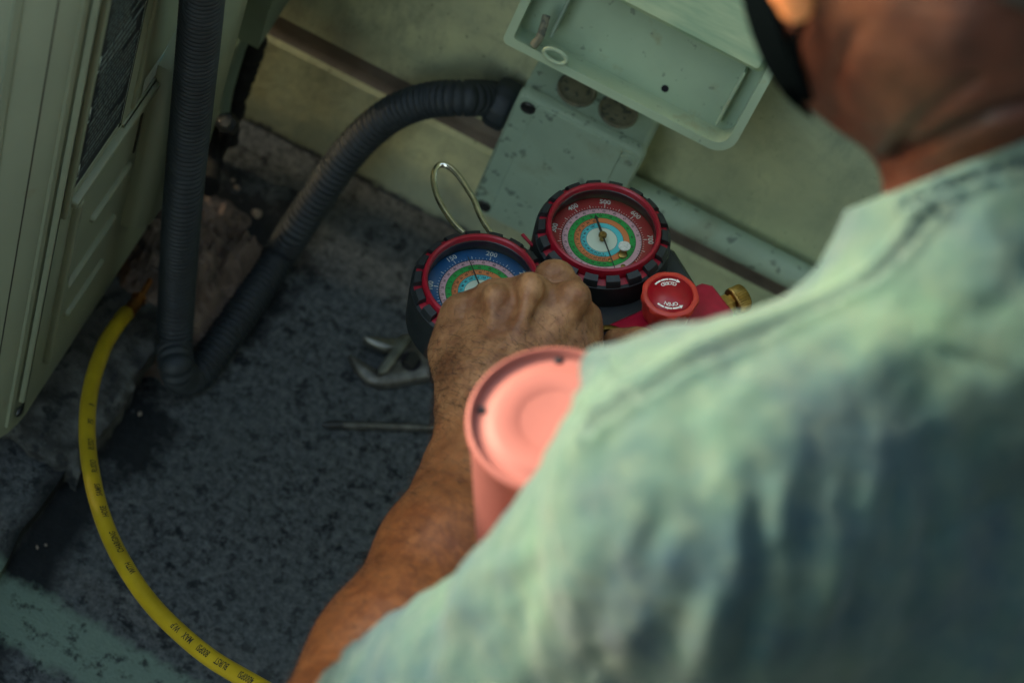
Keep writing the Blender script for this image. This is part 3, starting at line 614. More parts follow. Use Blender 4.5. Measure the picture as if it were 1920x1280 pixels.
def gauge(cx, dial, scale, bands_to, needle, tail):
    T = tl(cx, 0, 0)
    mb = MB(); mb.lathe([(.0300, -.036), (.0425, -.034), (.0458, -.028), (.0452, -.012), (.0447, -.0010), (.0443, .0050), (.0425, .0062), (.0425, -.0150), (.0370, -.0155)], 96, T)
    for k in range(18):
        a0 = k*20+4-6.2; a1 = a0+12.4; aa = np.linspace(a0, a1, 5)
        ri, ro = .0374, .0434; rows = [(ri, -.012), (ro+.0012, -.012), (ro+.0004, .0068), (ro-.0012, .0100), (ri+.0006, .0112), (ri, .0100)]
        vs = [np.array(pol(r, a, z)) for a in aa for r, z in rows]; m_ = len(rows)
        fs = [(i*m_+j, i*m_+(j+1) % m_, (i+1)*m_+(j+1) % m_, (i+1)*m_+j) for i in range(4) for j in range(m_)]+[tuple(range(m_)), tuple(4*m_+j for j in range(m_-1, -1, -1))]
        mb.add(vs, fs, T)
    boot = G('rubber_boot', mb, 'rubber', angle=38)
    mb = MB(); mb.lathe([(.0372, -.015), (.0424, -.0149), (.0424, .0060), (.0376, .0068), (.0374, .0118), (.0366, .0140), (.0352, .0147), (.0342, .0138), (.0338, .0100)], 120, T, cap1=False)
    bez = G('bezel', mb, 'red_plastic', angle=30)
    mb = MB(); mb.lathe([(.0338, .0104), (.0334, .0100), (.0345, .0012), (.0352, .0002)], 96, T, cap0=False, cap1=False); G('inner_ring', mb, 'dark_steel')
    # dial, printed in bands: concentric faces
    names = [dial, 'black_print', 'band_pink', 'band_green', 'band_orange', 'band_cyan', 'band_white']
    rad = [.0352, .0264, .0260, .0222, .0182, .0141, .0101]
    mb = MB(); seg = 96; vs = [np.array(pol(r, 360*i/seg)) for r in rad for i in range(seg)]+[np.zeros(3)]
    fs = []; mi = []
    for k in range(6):
        for i in range(seg): j = (i+1) % seg; fs.append((k*seg+i, k*seg+j, (k+1)*seg+j, (k+1)*seg+i)); mi.append(k)
    for i in range(seg): fs.append((6*seg+i, 6*seg+(i+1) % seg, 7*seg)); mi.append(6)
    mb.add(vs, fs, T); mb.mi = mi; d_ = G('dial', mb, names, smooth=False)
    d_.data.flip_normals() if d_.data.polygons[0].normal.z < 0 else None
    # markings
    mb = MB()
    def tick(a, r0, r1, w): mb.add([pol(r0, a-w/r0*28.6, .0003), pol(r0, a+w/r0*28.6, .0003), pol(r1, a+w/r1*28.6, .0003), pol(r1, a-w/r1*28.6, .0003)], [(0, 1, 2, 3)], T)
    def word(txt, r, a, size, flip=False):
        v, f = glyphs(txt, size); ar = math.radians(a); rx = np.array([math.cos(ar), -math.sin(ar)]); ru = np.array([math.sin(ar), math.cos(ar)])
        if flip: rx, ru = -rx, -ru
        c = np.array(pol(r, a)[:2]); mb.add([(*(c+rx*x+ru*y), .00035) for x, y in v], f, T)
    mb.cur = 0
    for txt, a in scale['num']: word(txt, .0317, a, .0050)
    a = scale['a0']; i = 0
    while a <= scale['a1']+.01:
        tick(a, .0268, .0290 if i % 5 == 0 else .0281 if False else .0277, .00042 if i % 5 == 0 else .00028)
        if i % 10 == scale['ph']: tick(a, .0268, .0296, .0005)
        a += scale['st']; i += 1
    mb.cur = 1
    rs = random.Random(int(cx*1e4))
    for r0, r1, hi, st, nums in ((.0222, .0260, 150, 4.1, range(-20, 80, 5)), (.0182, .0222, 150, 4.6, range(-40, 60, 5)), (.0141, .0182, bands_to, 4.3, range(-30, 60, 5)), (.0101, .0141, bands_to, 5.2, range(0, 140, 10))):
        for e_ in (r0, r1): 
            mb.add([pol(e_+s*.00009, 360*i/72, .00025) for s in (-1, 1) for i in range(72)], [(i, (i+1) % 72, 72+(i+1) % 72, 72+i) for i in range(72)], T)
        a = -158; i = 0; nums = list(nums); q = 0
        while a < hi:
            tick(a, r1-.0011 if i % 4 else r1-.0016, r1, .00022 if i % 4 else .0003)
            if i % 4 == 2 and q < len(nums): word(str(nums[q]), (r0+r1)/2-.0003, a, .0021); q += 1
            st_ = st*(.55+.75*(a+158)/300); a += st_; i += 1
    mk = G('dial_marks', mb, ['white_print', 'black_print'], smooth=False, fixn=False)
    for p_ in mk.data.polygons:
        if p_.normal.z < 0: p_.flip()
    # needle
    def nd(a, r, w0, w1, z=.0046): return [pol(w0, a-90, z), pol(w0, a+90, z), tuple(np.array(pol(r, a, z))+np.array(pol(w1, a+90))), tuple(np.array(pol(r, a, z))+np.array(pol(w1, a-90)))]
    mb = MB()
    for a, r, w0, w1 in ((needle[0], needle[1], .0006, .00018), (tail[0], tail[1], .0009, .0007)):
        q = nd(a, r, w0, w1); q2 = [(x, y, z+.0004) for x, y, z in q]; mb.add(q+q2, [(3, 2, 1, 0), (4, 5, 6, 7), (0, 1, 5, 4), (1, 2, 6, 5), (2, 3, 7, 6), (3, 0, 4, 7)], T)
    a, r = tail; mb.prism([pol(r+.0022, a)[:2], tuple(np.array(pol(r-.0008, a)[:2])+np.array(pol(.0016, a+90)[:2])), tuple(np.array(pol(r-.0008, a)[:2])+np.array(pol(.0016, a-90)[:2]))], .0044, .0052, T)
    nn = G('needle', mb, 'black_print', smooth=False)
    mb = MB(); mb.lathe([(.0016, .0002), (.0016, .0040), (.0027, .0042), (.0027, .0058), (.0022, .0064), (.0006, .0064), (.0004, .0058)], 28, T); G('hub', mb, 'brass')
    mb = MB(); mb.lathe([(.0336, .0098), (.0300, .0106), (.0200, .0112), (.0100, .01145), (.0001, .0115)], 64, T, cap0=False, cap1=False); G('lens', mb, 'lens', angle=0)
    return boot
red_scale = dict(num=[(str(v), 36.5+(v-500)*.405) for v in range(0, 801, 100)], a0=36.5-500*.405, a1=36.5+300*.405, st=4.05, ph=0)
blue_scale = dict(num=[(str(v), 44.6+(v-200)*.975) for v in range(0, 301, 50)], a0=44.6-200*.975, a1=44.6+100*.975, st=4.875, ph=0)
red_scale['num'][0] = ('0', 36.5-500*.405)
gauge(GL/2, 'dial_red', red_scale, 15, (-164, .0300), (16, .0150))
gauge(-GL/2, 'dial_blue', blue_scale, 60, (12.6, .0262), (-167, .012))
# adjusting screw and its white cap inside the red dial
cc = gl_(1167, 480, .004)+[0, 0, 0]; q = gl_(1172, 460, .008)
mb = MB(); mb.lathe([(.0030, .0003), (.0030, .0016), (.0022, .0022), (.0001, .0024)], 20, tl(gl_(1167, 479)[0], gl_(1167, 479)[1], 0), cap1=False); G('adjuster_screw', mb, 'brass')
mb = MB(); c_ = gl_(1171, 461, .0085); mb.lathe([(.0039, 0), (.0039, .0008), (.0001, .0011)], 28, tl(c_[0], c_[1], .0078), cap1=False); G('lens_plug', mb, 'white_print')
for (u, v) in ((1144, 489), (1168, 500)):
    c_ = gl_(u, v); mb = MB(); mb.lathe([(.0016, .0003), (.0016, .0009), (.0008, .0013)], 14, tl(c_[0], c_[1], 0)); G('rivet', mb, 'brass')
# bridge and skirt of the rubber holster
mb = MB(); mb.prism([(-.030, -.030), (.030, -.034), (.030, .022), (.012, .0175), (-.012, .0175), (-.030, .022)], -.034, -.0045, bev=.003)
G('holster_bridge', mb, 'rubber', angle=45)
mb = MB(); mb.prism([(-.086, -.058), (.088, -.060), (.0925, -.02), (.082, 0), (-.082, 0), (-.0915, -.02)], -.042, -.0125, bev=.004)
G('holster_skirt', mb, 'rubber', angle=45)
def bar(p, q, w, h, name, mat, z):
    p = np.array(p[:2]); q = np.array(q[:2]); d = (q-p)/np.linalg.norm(q-p); nn = np.array([-d[1], d[0]])*w
    mb = MB(); mb.prism([tuple(p+nn), tuple(p-nn), tuple(q-nn), tuple(q+nn)], z, z+h, bev=h*.3); G(name, mb, mat)
hz = -.0046
bar(gl_(979, 440, hz), gl_(999, 462, hz), .0011, .0012, 'red_rib', 'red_anodised', hz)
bar(gl_(1004, 466, hz), gl_(1008, 471, hz), .0011, .0008, 'red_rib', 'red_anodised', hz); bar(gl_(1013, 477, hz), gl_(1017, 482, hz), .0011, .0008, 'red_rib', 'red_anodised', hz)
# manifold block, knobs, brass fittings
mb = MB(); mb.box((-.080, -.088, -.036), (.096, -.0535, -.0085), bev=.005); G('manifold_block', mb, 'red_anodised', angle=45)
def knob(x, y, name_mat, lab):
    mb = MB(); T = tl(x, y, 0)
    sc = lambda a, r, z: r*(1+(.030*math.cos(a*9) if z < .0105 else .012*math.cos(a*9)))
    mb.lathe([(.0105, -.009), (.0145, -.0085), (.0158, -.004), (.0168, .004), (.0180, .0082), (.0184, .0102), (.0180, .0122), (.0166, .0132), (.0150, .0131), (.0146, .0124), (.0144, .0122)], 108, T, fn=sc)
    k = G('knob', mb, name_mat, angle=40)
    mb = MB(); mb.lathe([(.0144, .0121), (.0144, .01245), (.0001, .01255)], 64, T, cap1=False)
    lb = sub(G('knob_label', mb, lab, angle=0), k); z = .01275
    A0 = 33.
    mb = MB()
    def pp(r, th): a = math.radians(th+A0); return np.array([r*math.sin(a), r*math.cos(a)])
    def arc(t0, t1, r, w, head):
        cuts = np.linspace(t0, t1, 4)
        for c0, c1 in zip(cuts[:-1], cuts[1:]):
            s_ = np.linspace(c0, c1-math.copysign(2.2, t1-t0), 7); vs = [(*pp(r+k_*w, t), z) for t in s_ for k_ in (-1, 1)]
            mb.add([(v[0]+x, v[1]+y, v[2]) for v in vs], [(2*i, 2*i+1, 2*i+3, 2*i+2) for i in range(6)])
        dn = math.copysign(12, t1-t0); vs = [pp(r-w*2.3, t1-dn*.1), pp(r+w*2.3, t1-dn*.1), pp(r, t1+dn)]
        mb.add([(v[0]+x, v[1]+y, z) for v in vs], [(0, 1, 2)])
    arc(-56, 22, .0116, .00062, 1)
    arc(180+44, 180-32, .0116, .00062, 1)
    def ch(c, r, th, size, inward):
        v, f = glyphs(c, size); rad_ = pp(1, th); up_ = -rad_ if inward else rad_; rx = np.array([up_[1], -up_[0]])
        mb.add([(*(pp(r, th)+rx*a*.95+up_*b+[x, y]), z) for a, b in v], f)
    for i, c in enumerate('CLOSED'): ch(c, .0086, 20-i*11, .0037, True)
    for i, c in enumerate('OPEN'): ch(c, .0083, 180-23+i*14, .0039, False)
    pr = G('print', mb, 'white_print', smooth=False, fixn=False); pr.parent = k
    for p_ in pr.data.polygons:
        if p_.normal.z < 0: p_.flip()
    return k
kc = gl_(1257, 551, .0125); knob(kc[0], kc[1], 'knob_red', 'knob_label')
mb = MB(); mb.lathe([(.0158, -.0088), (.0150, -.012), (.0095, -.0125)], 60, tl(kc[0], kc[1], 0)); G('knob_collar', mb, 'red_anodised', angle=40)
# brass end fitting with knurled cap
bc = gl_(1338, 572, -.018)
Mx = frame((0, 1, 0), (0, 0, 1), (1, 0, 0), (.0955, bc[1]-.004, -.018))
mb = MB(); mb.lathe([(.0080, -.002), (.0080, .004), (.0062, .0045), (.0062, .0075)], 6, Mx); G('brass_fitting', mb, 'brass', angle=20)
mb = MB(); mb.lathe([(.0070, .0072), (.0088, .0078), (.0092, .009), (.0092, .0165), (.0084, .0175), (.004, .018)], 72, Mx, fn=lambda a, r, z: r*(1+.03*math.cos(36*a))); G('knurled_cap', mb, 'brass', angle=60)
gc = gl_(1143, 640, -.006)
mb = MB(); mb.lathe([(.0132, -.009), (.0132, -.0062), (.0120, -.0052), (.0092, -.0052), (.0086, -.0062), (.0084, -.0090)], 48, tl(gc[0], gc[1], 0), cap1=False); G('brass_ring', mb, 'brass', angle=40)
mb = MB(); mb.lathe([(.0086, -.009), (.0086, -.0070), (.0001, -.0066)], 40, tl(gc[0], gc[1], 0), cap1=False); G('sight_glass', mb, 'hole_black', angle=0)
# chrome hanging hook
hk = [(926, 452), (921, 438), (908, 418), (898, 398), (889, 375), (878, 357), (866, 338), (853, 322), (839, 311), (826, 309), (817, 317), (813, 332), (815, 350), (821, 370), (831, 390), (845, 411), (858, 427), (870, 438)]
p_, L = smoothpath([gl_(u, v, -.020) for u, v in hk], 110)
mb = MB(); mb.tube(p_, .0021, 16); G('hanging_hook', mb, 'chrome', angle=60)

# ================================================================== YELLOW HOSE WITH ITS BRASS END
def DZ(u, v, z): return (PZ(u, v, z)-CP) @ FW
D0 = DZ(236, 590, .062)
hz_ = [(236, 588), (222, 606), (200, 640), (183, 682), (171, 725), (164, 775), (164, 830), (170, 880), (183, 940), (206, 1005), (237, 1065), (280, 1127), (333, 1182), (395, 1233), (460, 1272), (530, 1310), (640, 1360)]
tt = np.linspace(0, 1, len(hz_)); Dh = D0+(1.46-D0)*(tt**1.0)
hp, HL = smoothpath([P(u, v, D) for (u, v), D in zip(hz_, Dh)], 420)
ho = thing('charging_hose', 'yellow charging hose with black printing curving across the dark floor', 'hose', loc=hp[0])
HR = .0059
mb = MB(); mb.tube(hp, HR, 28); obj('hose', mb, 'yellow_hose', ho, angle=0)
# print wrapped on the hose
Th = np.gradient(hp, axis=0); Th /= np.linalg.norm(Th, axis=1)[:, None]; sarc = np.linspace(0, HL, len(hp))
def hose_text(txt, pxy, size, off):
    uv = []
    prj = [(960+FPX*((q-CP) @ RT)/((q-CP) @ FW), 640-FPX*((q-CP) @ UP)/((q-CP) @ FW)) for q in hp]
    i0 = int(np.argmin([(a-pxy[0])**2+(b-pxy[1])**2 for a, b in prj])); s0 = sarc[i0]
    v, f = glyphs(txt, size); mb = MB(); out = []
    for _ in range(3):
        v = [tuple(q_) for q_ in v]; f2 = []
        for t in f:
            for k_ in range(1, len(t)-1):
                a, b, c = t[0], t[k_], t[k_+1]; n0 = len(v)
                for p_, q_ in ((a, b), (b, c), (c, a)): v.append(((v[p_][0]+v[q_][0])/2, (v[p_][1]+v[q_][1])/2))
                f2 += [(a, n0, n0+2), (n0, b, n0+1), (n0+2, n0+1, c), (n0, n0+1, n0+2)]
        f = f2
    for x, y in v:
        s_ = s0-x*.64                                # the print reads back towards the fitting
        c = np.array([np.interp(s_, sarc, hp[:, k]) for k in range(3)]); t_ = np.array([np.interp(s_, sarc, Th[:, k]) for k in range(3)]); t_ /= np.linalg.norm(t_)
        view = (CP-c)/np.linalg.norm(CP-c); view -= t_*(view @ t_); view /= np.linalg.norm(view); sd_ = np.cross(t_, view)
        ang = (off+y)/HR; out.append(c+(HR+.0001)*(math.cos(ang)*view+math.sin(ang)*sd_))
    mb.add(out, f); o = obj('printing', mb, 'black_print', ho, smooth=False, fixn=False); return o
HOFF = .0012
for txt, pxy, off in (('4000PSI', (470, 1278), .2), ('BURST', (424, 1250), 0), ('800PSI', (388, 1229), 0), ('MAX', (358, 1204), 0), ('W.P', (337, 1184), 0)):
    hose_text(txt, pxy, .0066, -.0012)
for txt, pxy in (('WITH', (242, 1075)), ('CHARGING', (216, 1028)), ('HOSE', (194, 968)), ('SAMPS', (180, 928)), ('RUSSO', (168, 885)), ('RUSSO', (162, 845)), ('PSI', (161, 800)), ('8', (163, 768))):
    hose_text(txt, pxy, .0062, -.0028)
def tz(u, v): return P(u, v, D0+.012+(590-v)*.0004)
mb = MB(); mb.tube([tz(240, 588), tz(246, 578), tz(260, 562)], [.0052, .0050, .0046], 18); obj('ferrule', mb, 'copper', ho)
mb = MB(); mb.tube([tz(259, 563), tz(263, 557)], [.0060, .0060], 6); obj('hex_collar', mb, 'copper', ho, angle=20)
mb = MB(); mb.tube(smoothpath([tz(262, 559), tz(272, 544), tz(280, 528), tz(287, 512)], 14)[0], .0024, 12); obj('stem', mb, 'copper', ho)
mb = MB(); mb.tube([tz(284, 523), tz(285, 518), tz(291, 482), tz(292, 476)], [.0045, .0064, .0064, .0050], 40); obj('knurled_nut', mb, 'copper', ho)
mb = MB(); mb.tube([tz(292, 478), tz(298, 455), tz(300, 425)], .0040, 14); obj('valve_port', mb, 'copper', ho)

# ================================================================== PINK CANISTER
CT = P(1041, 784, 1.12); az = RT*-.02+UP*.594-FW*.805; az /= np.linalg.norm(az)
R0 = 169/FPX*1.12; ax_ = np.cross(UP, az); ax_ /= np.linalg.norm(ax_); ay_ = np.cross(az, ax_)
CM = frame(ax_, ay_, az, CT); Lc = CT[2]/az[2]-.012
pc = thing('pink_canister', 'pink cylinder standing between the forearm and the shirt, recessed end with small holes', 'canister', M=CM)
mb = MB(); r = R0
mb.lathe([(r*.90, -Lc), (r*.95, -Lc+.01), (r*.955, -.012), (r*.972, -.008), (r, -.0045), (r, -.0020), (r*.985, -.0004), (r*.955, .0004), (r*.93, -.0004), (r*.905, -.0034), (r*.89, -.0038), (r*.79, -.0038), (r*.765, -.0034), (r*.70, -.0015), (r*.67, -.0011), (r*.43, -.0010), (r*.405, -.0016), (r*.38, -.0018), (.0001, -.0018)], 120, cap1=False)
obj('shell', mb, 'pink_paint', pc, world=False, angle=60)
for (u, v) in ((1047, 675), (903, 769), (1165, 745), (1010, 893)):
    k = ray(u, v); o_ = CT-az*.0036; q = CP+k*(((o_-CP) @ az)/(k @ az))-CT; x, y = q @ ax_, q @ ay_
    mb = MB(); mb.lathe([(.0023, -.0050), (.0023, -.0032), (.0001, -.0031)], 20, tl(x, y, 0), cap1=False); obj('hole', mb, 'hole_black', pc, world=False, angle=0)

# ================================================================== PERSON (one implicit surface per piece)
def C_(a, ra, b, rb, k=.012): return ('c', np.array(a), ra, np.array(b), rb, k)
def E_(c, r, k=.012, axes=None): return ('e', np.array(c), np.array(r, float), np.stack([RT, UP, -FW]) if axes is None else axes, 0, k)
def prim_d(p, pts):
    if p[0] == 'c':
        _, a, ra, b, rb, _ = p; ab = b-a; t = np.clip(((pts-a) @ ab)/max(1e-12, ab @ ab), 0, 1)
        return np.linalg.norm(pts-a-t[..., None]*ab, axis=-1)-(ra+(rb-ra)*t)
    _, c, r, A, _, _ = p; q = (pts-c) @ A.T; k0 = np.linalg.norm(q/r, axis=-1); k1 = np.linalg.norm(q/(r*r), axis=-1)
    return k0*(k0-1)/np.maximum(k1, 1e-9)
def prim_bb(p):
    if p[0] == 'c': lo = np.minimum(p[1]-p[2], p[3]-p[4]); hi = np.maximum(p[1]+p[2], p[3]+p[4])
    else: m_ = p[2].max(); lo, hi = p[1]-m_, p[1]+m_
    return lo-.028, hi+.028
def smin(a, b, k):
    h = np.maximum(k-np.abs(a-b), 0)/k; return np.minimum(a, b)-h*h*k*.25
def sdf(prims, pts, cuts=None):
    d = np.full(len(pts), .06)
    for p in prims:
        lo, hi = prim_bb(p); m_ = np.all((pts > lo) & (pts < hi), axis=1)
        if m_.any(): d[m_] = smin(d[m_], prim_d(p, pts[m_]), p[5])
    if cuts: d = cuts(d, pts)
    return d
def mesh_sdf(prims, vox, cuts=None, lo=None, hi=None):
    bb = [prim_bb(p) for p in prims]; L0 = np.min([b[0] for b in bb], 0); H0 = np.max([b[1] for b in bb], 0)
    if lo is not None: L0 = np.maximum(L0, lo)
    if hi is not None: H0 = np.minimum(H0, hi)
    n = np.ceil((H0-L0)/vox).astype(int)+1; g = np.full(n, .06, np.float32)
    ax = [L0[i]+np.arange(n[i])*vox for i in range(3)]
    for p in prims:
        a, b = prim_bb(p); i0 = np.clip(np.floor((a-L0)/vox).astype(int), 0, n); i1 = np.clip(np.ceil((b-L0)/vox).astype(int)+1, 0, n)
        if (i1 <= i0).any(): continue
        sl_ = tuple(slice(i0[k], i1[k]) for k in range(3)); X_, Y_, Z_ = np.meshgrid(*[ax[k][sl_[k]] for k in range(3)], indexing='ij')
        g[sl_] = smin(g[sl_], prim_d(p, np.stack([X_, Y_, Z_], -1)), p[5])
    if cuts:
        for i in range(n[0]):
            Y_, Z_ = np.meshgrid(ax[1], ax[2], indexing='ij'); pts = np.stack([np.full(Y_.shape, ax[0][i]), Y_, Z_], -1).reshape(-1, 3)
            g[i] = cuts(g[i].reshape(-1).astype(float), pts).reshape(Y_.shape)
    g = np.clip(g/vox, -4, 4)
    fg = openvdb.FloatGrid(4.0); fg.copyFromArray(np.ascontiguousarray(g, dtype=np.float32))
    v, q = fg.convertToQuads(0.0); v = np.asarray(v, float)*vox+L0
    return v, np.asarray(q)[:, ::-1]
def refine(v, q, mask_fn):
    """split the quads that mask_fn picks into four (shared edge points), keeping neighbours as n-gons"""
    cen = v[q].mean(1); m_ = mask_fn(cen); ed = {}; nv = list(v); faces = []
    def mid(a, b):
        k = (a, b) if a < b else (b, a)
        if k not in ed: ed[k] = len(nv); nv.append((v[a]+v[b])/2)
        return ed[k]
    sel = q[m_]
    for f in sel.tolist():
        c = len(nv); nv.append(v[f].mean(0)); e = [mid(f[i], f[(i+1) % 4]) for i in range(4)]
        for i in range(4): faces.append((f[i], e[i], c, e[i-1]))
    for f in q[~m_].tolist():
        o = []
        for i in range(4):
            o.append(f[i]); a, b = f[i], f[(i+1) % 4]; k = (a, b) if a < b else (b, a)
            if k in ed: o.append(ed[k])
        faces.append(tuple(o))
    return np.array(nv), faces
def project(v, prims, cuts=None, it=2, h=.0007):
    for _ in range(it):
        d = sdf(prims, v, cuts); k = np.array([[1, -1, -1], [-1, -1, 1], [-1, 1, -1], [1, 1, 1.]]); gr = 0
        for kk in k: gr = gr+kk*sdf(prims, v+kk*h, cuts)[:, None]
        gr /= 4*h; ln = np.maximum(np.linalg.norm(gr, axis=1), .3); v = v-gr*(np.clip(d, -.002, .002)/ln**2)[:, None]
    return v, gr/np.maximum(np.linalg.norm(gr, axis=1), 1e-6)[:, None]
def topx(v): w = v-CP; D = w @ FW; return 960+FPX*(w @ RT)/D, 640-FPX*(w @ UP)/D, D
def polydist(u, v, pl):
    d = np.full(len(u), 1e9)
    for (x0, y0), (x1, y1) in zip(pl[:-1], pl[1:]):
        dx, dy = x1-x0, y1-y0; t = np.clip(((u-x0)*dx+(v-y0)*dy)/(dx*dx+dy*dy), 0, 1); d = np.minimum(d, np.hypot(u-x0-t*dx, v-y0-t*dy))
    return d
def sdf_obj(name, v, faces, mat, parent, attr=None):
    mb = MB(); me = bpy.data.meshes.new(name); w = v-MW[parent][:3, 3]
    me.from_pydata(w.tolist(), [], [tuple(f) for f in faces]); me.materials.append(MAT[mat]); me.polygons.foreach_set('use_smooth', [True]*len(me.polygons))
    if attr is not None: a = me.attributes.new('seam', 'FLOAT', 'POINT'); a.data.foreach_set('value', attr.astype(np.float32))
    me.update(); o = bpy.data.objects.new(name, me); COL.objects.link(o); o.parent = parent; MW[o] = MW[parent]; return o

pe = thing('person', 'crouching person in a faded denim shirt holding the gauges, seen from behind the shoulder', 'person', loc=P(1640, 1950, 1.36)*np.array([1, 1, 0]))
SH_L = P(1388, 965, .985); SH_R = P(2300, 400, 1.14); NECK = P(1930, 500, 1.0); CH = P(1800, 980, 1.13); PV = P(1640, 1950, 1.36)
lat = (SH_R-SH_L)/np.linalg.norm(SH_R-SH_L)
ELB = P(600, 1465, 1.24)
prims = [
    C_(PV-lat*.06, .115, CH-lat*.055, .10, .03), C_(PV+lat*.06, .115, CH+lat*.055, .10, .03), C_(CH, .10, NECK, .055, .04),
    C_(SH_L, .048, NECK+(CH-NECK)*.25, .045, .04), C_(SH_R, .048, NECK+(CH-NECK)*.25, .045, .04),
    C_(P(2010, 500, 1.01), .056, P(1910, 60, .985), .058, .02), C_(P(1985, 450, 1.0), .0545, P(1800, 60, 1.0), .042, .03),
    E_(P(1860, -150, .97), (.078, .098, .09), .02), C_(P(1790, -50, .985), .068, P(1640, 55, 1.025), .038, .03), E_(P(1690, -120, .99), (.062, .07, .07), .03),
    C_(P(1493, 14, .902), .0062, P(1483, -34, .898), .0085, .003), C_(P(1483, -34, .898), .0085, P(1495, -110, .89), .013, .004), C_(P(1500, -60, .93), .008, P(1530, -60, .955), .010, .006),
    C_(P(1480, -60, 1.10), .012, P(1440, -110, 1.09), .010, .012),                      # nose
    # left arm
    C_(SH_L, .050, ELB, .044, .03), C_(ELB, .042, P(742, 1240, 1.305), .0412, .02), C_(P(742, 1240, 1.305), .0412, P(838, 1049, 1.36), .0345, .03),
    C_(P(838, 1049, 1.36), .0345, P(894, 918, 1.405), .0286, .03), C_(P(894, 918, 1.405), .0286, P(916, 790, 1.437), .0272, .03),
    C_(P(916, 790, 1.437), .0272, P(912, 720, 1.450), .0262, .015),
    # back of the left hand
    C_(P(905, 745, 1.450), .024, P(868, 662, 1.472), .0175, .014), C_(P(868, 662, 1.472), .0172, P(866, 598, 1.478), .0125, .010),
    C_(P(915, 730, 1.448), .022, P(926, 574, 1.470), .0125, .012), C_(P(935, 730, 1.448), .022, P(994, 556, 1.466), .0130, .012),
    C_(P(950, 735, 1.450), .022, P(1066, 574, 1.474), .0140, .012),
    E_(P(960, 655, 1.474), (.044, .040, .016), .014),
    C_(P(985, 750, 1.465), .020, P(1062, 672, 1.480), .020, .014), C_(P(1062, 672, 1.480), .020, P(1090, 600, 1.490), .0115, .012),
    C_(P(1088, 640, 1.485), .0105, P(1090, 595, 1.488), .0100, .008),
    # knuckles
    E_(P(862, 585, 1.470), (.0082, .0095, .0090), .004), E_(P(928, 558, 1.457), (.0090, .0095, .0090), .004), E_(P(994, 540, 1.452), (.0086, .0098, .0095), .004), E_(P(1074, 556, 1.461), (.0112, .0104, .0095), .005),
    # fingers folded over the dial: proximal, middle, tip of each
    C_(P(864, 588, 1.476), .0098, P(868, 622, 1.500), .0092, .005), C_(P(868, 622, 1.500), .0090, P(905, 640, 1.508), .0080, .004), C_(P(905, 640, 1.508), .0080, P(922, 622, 1.500), .0076, .004),
    C_(P(926, 560, 1.470), .0105, P(930, 600, 1.500), .0100, .005), C_(P(930, 600, 1.500), .0095, P(950, 640, 1.508), .0086, .004), C_(P(950, 640, 1.508), .0086, P(958, 655, 1.495), .0080, .004),
    C_(P(994, 546, 1.466), .0108, P(998, 592, 1.500), .0102, .005), C_(P(998, 592, 1.500), .0098, P(1004, 640, 1.508), .0088, .004), C_(P(1004, 640, 1.508), .0088, P(1006, 655, 1.494), .0082, .004),
    C_(P(1072, 560, 1.472), .0112, P(1068, 598, 1.500), .0102, .005), C_(P(1068, 598, 1.500), .0098, P(1058, 640, 1.508), .0088, .004), C_(P(1058, 640, 1.508), .0088, P(1050, 655, 1.496), .0082, .004),
    # thumb laid along the bridge between the dials, its tip showing above the knuckles
    C_(P(1082, 600, 1.492), .0118, P(1062, 545, 1.497), .0108, .006), C_(P(1062, 545, 1.497), .0108, P(1042, 520, 1.492), .0108, .005), E_(P(1040, 518, 1.489), (.0122, .0100, .0085), .004),
    # tendons and veins
    C_(P(868, 600, 1.467), .0048, P(880, 668, 1.452), .0030, .007), C_(P(927, 575, 1.453), .0050, P(918, 660, 1.442), .0030, .005),
    C_(P(993, 556, 1.446), .0056, P(958, 672, 1.440), .0030, .005), C_(P(1066, 580, 1.460), .0050, P(1000, 680, 1.446), .0030, .008),
    C_(P(1094, 640, 1.473), .0020, P(1066, 575, 1.458), .0018, .003), C_(P(905, 700, 1.4235), .0018, P(948, 640, 1.4475), .0016, .004), C_(P(948, 640, 1.4475), .0016, P(962, 585, 1.456), .0016, .003),
    C_(P(842, 690, 1.4385), .0016, P(838, 640, 1.459), .0016, .003), C_(P(866, 780, 1.4195), .0020, P(880, 706, 1.4275), .0018, .004),
    # right arm and hand, mostly under the shirt
    C_(SH_R, .050, P(2050, 1150, 1.25), .044, .03), C_(P(2050, 1150, 1.25), .042, P(1700, 900, 1.40), .036, .02), C_(P(1700, 900, 1.40), .036, P(1420, 770, 1.50), .027, .02),
    C_(P(1420, 770, 1.50), .026, P(1290, 720, 1.52), .024, .014), E_(P(1270, 712, 1.52), (.036, .03, .018), .014),
    C_(P(1250, 700, 1.520), .0120, P(1195, 648, 1.515), .0105, .006), C_(P(1195, 648, 1.515), .0112, P(1158, 643, 1.520), .0100, .005),
    C_(P(1235, 740, 1.525), .0110, P(1175, 735, 1.535), .0095, .005), C_(P(1175, 735, 1.535), .0095, P(1140, 715, 1.548), .0085, .004),
    C_(P(1240, 765, 1.530), .0108, P(1185, 770, 1.545), .0092, .005), C_(P(1185, 770, 1.545), .0092, P(1150, 752, 1.560), .0082, .004),
    C_(P(1250, 790, 1.535), .0100, P(1205, 805, 1.550), .0086, .005), C_(P(1205, 805, 1.550), .0086, P(1172, 792, 1.565), .0076, .004),
    C_(P(1265, 805, 1.540), .0092, P(1230, 830, 1.555), .0078, .005), C_(P(1230, 830, 1.555), .0078, P(1200, 826, 1.568), .0068, .004),
]
v, q = mesh_sdf(prims, .0030)
hc = P(960, 640, 1.47); fc = P(860, 900, 1.41)
v, f = refine(v, q, lambda c: (np.linalg.norm(c-hc, axis=1) < .085))
q4 = np.array([x for x in f if len(x) == 4])
rest = [x for x in f if len(x) != 4]
v, nr = project(v, prims)
u_, w_, D_ = topx(v)
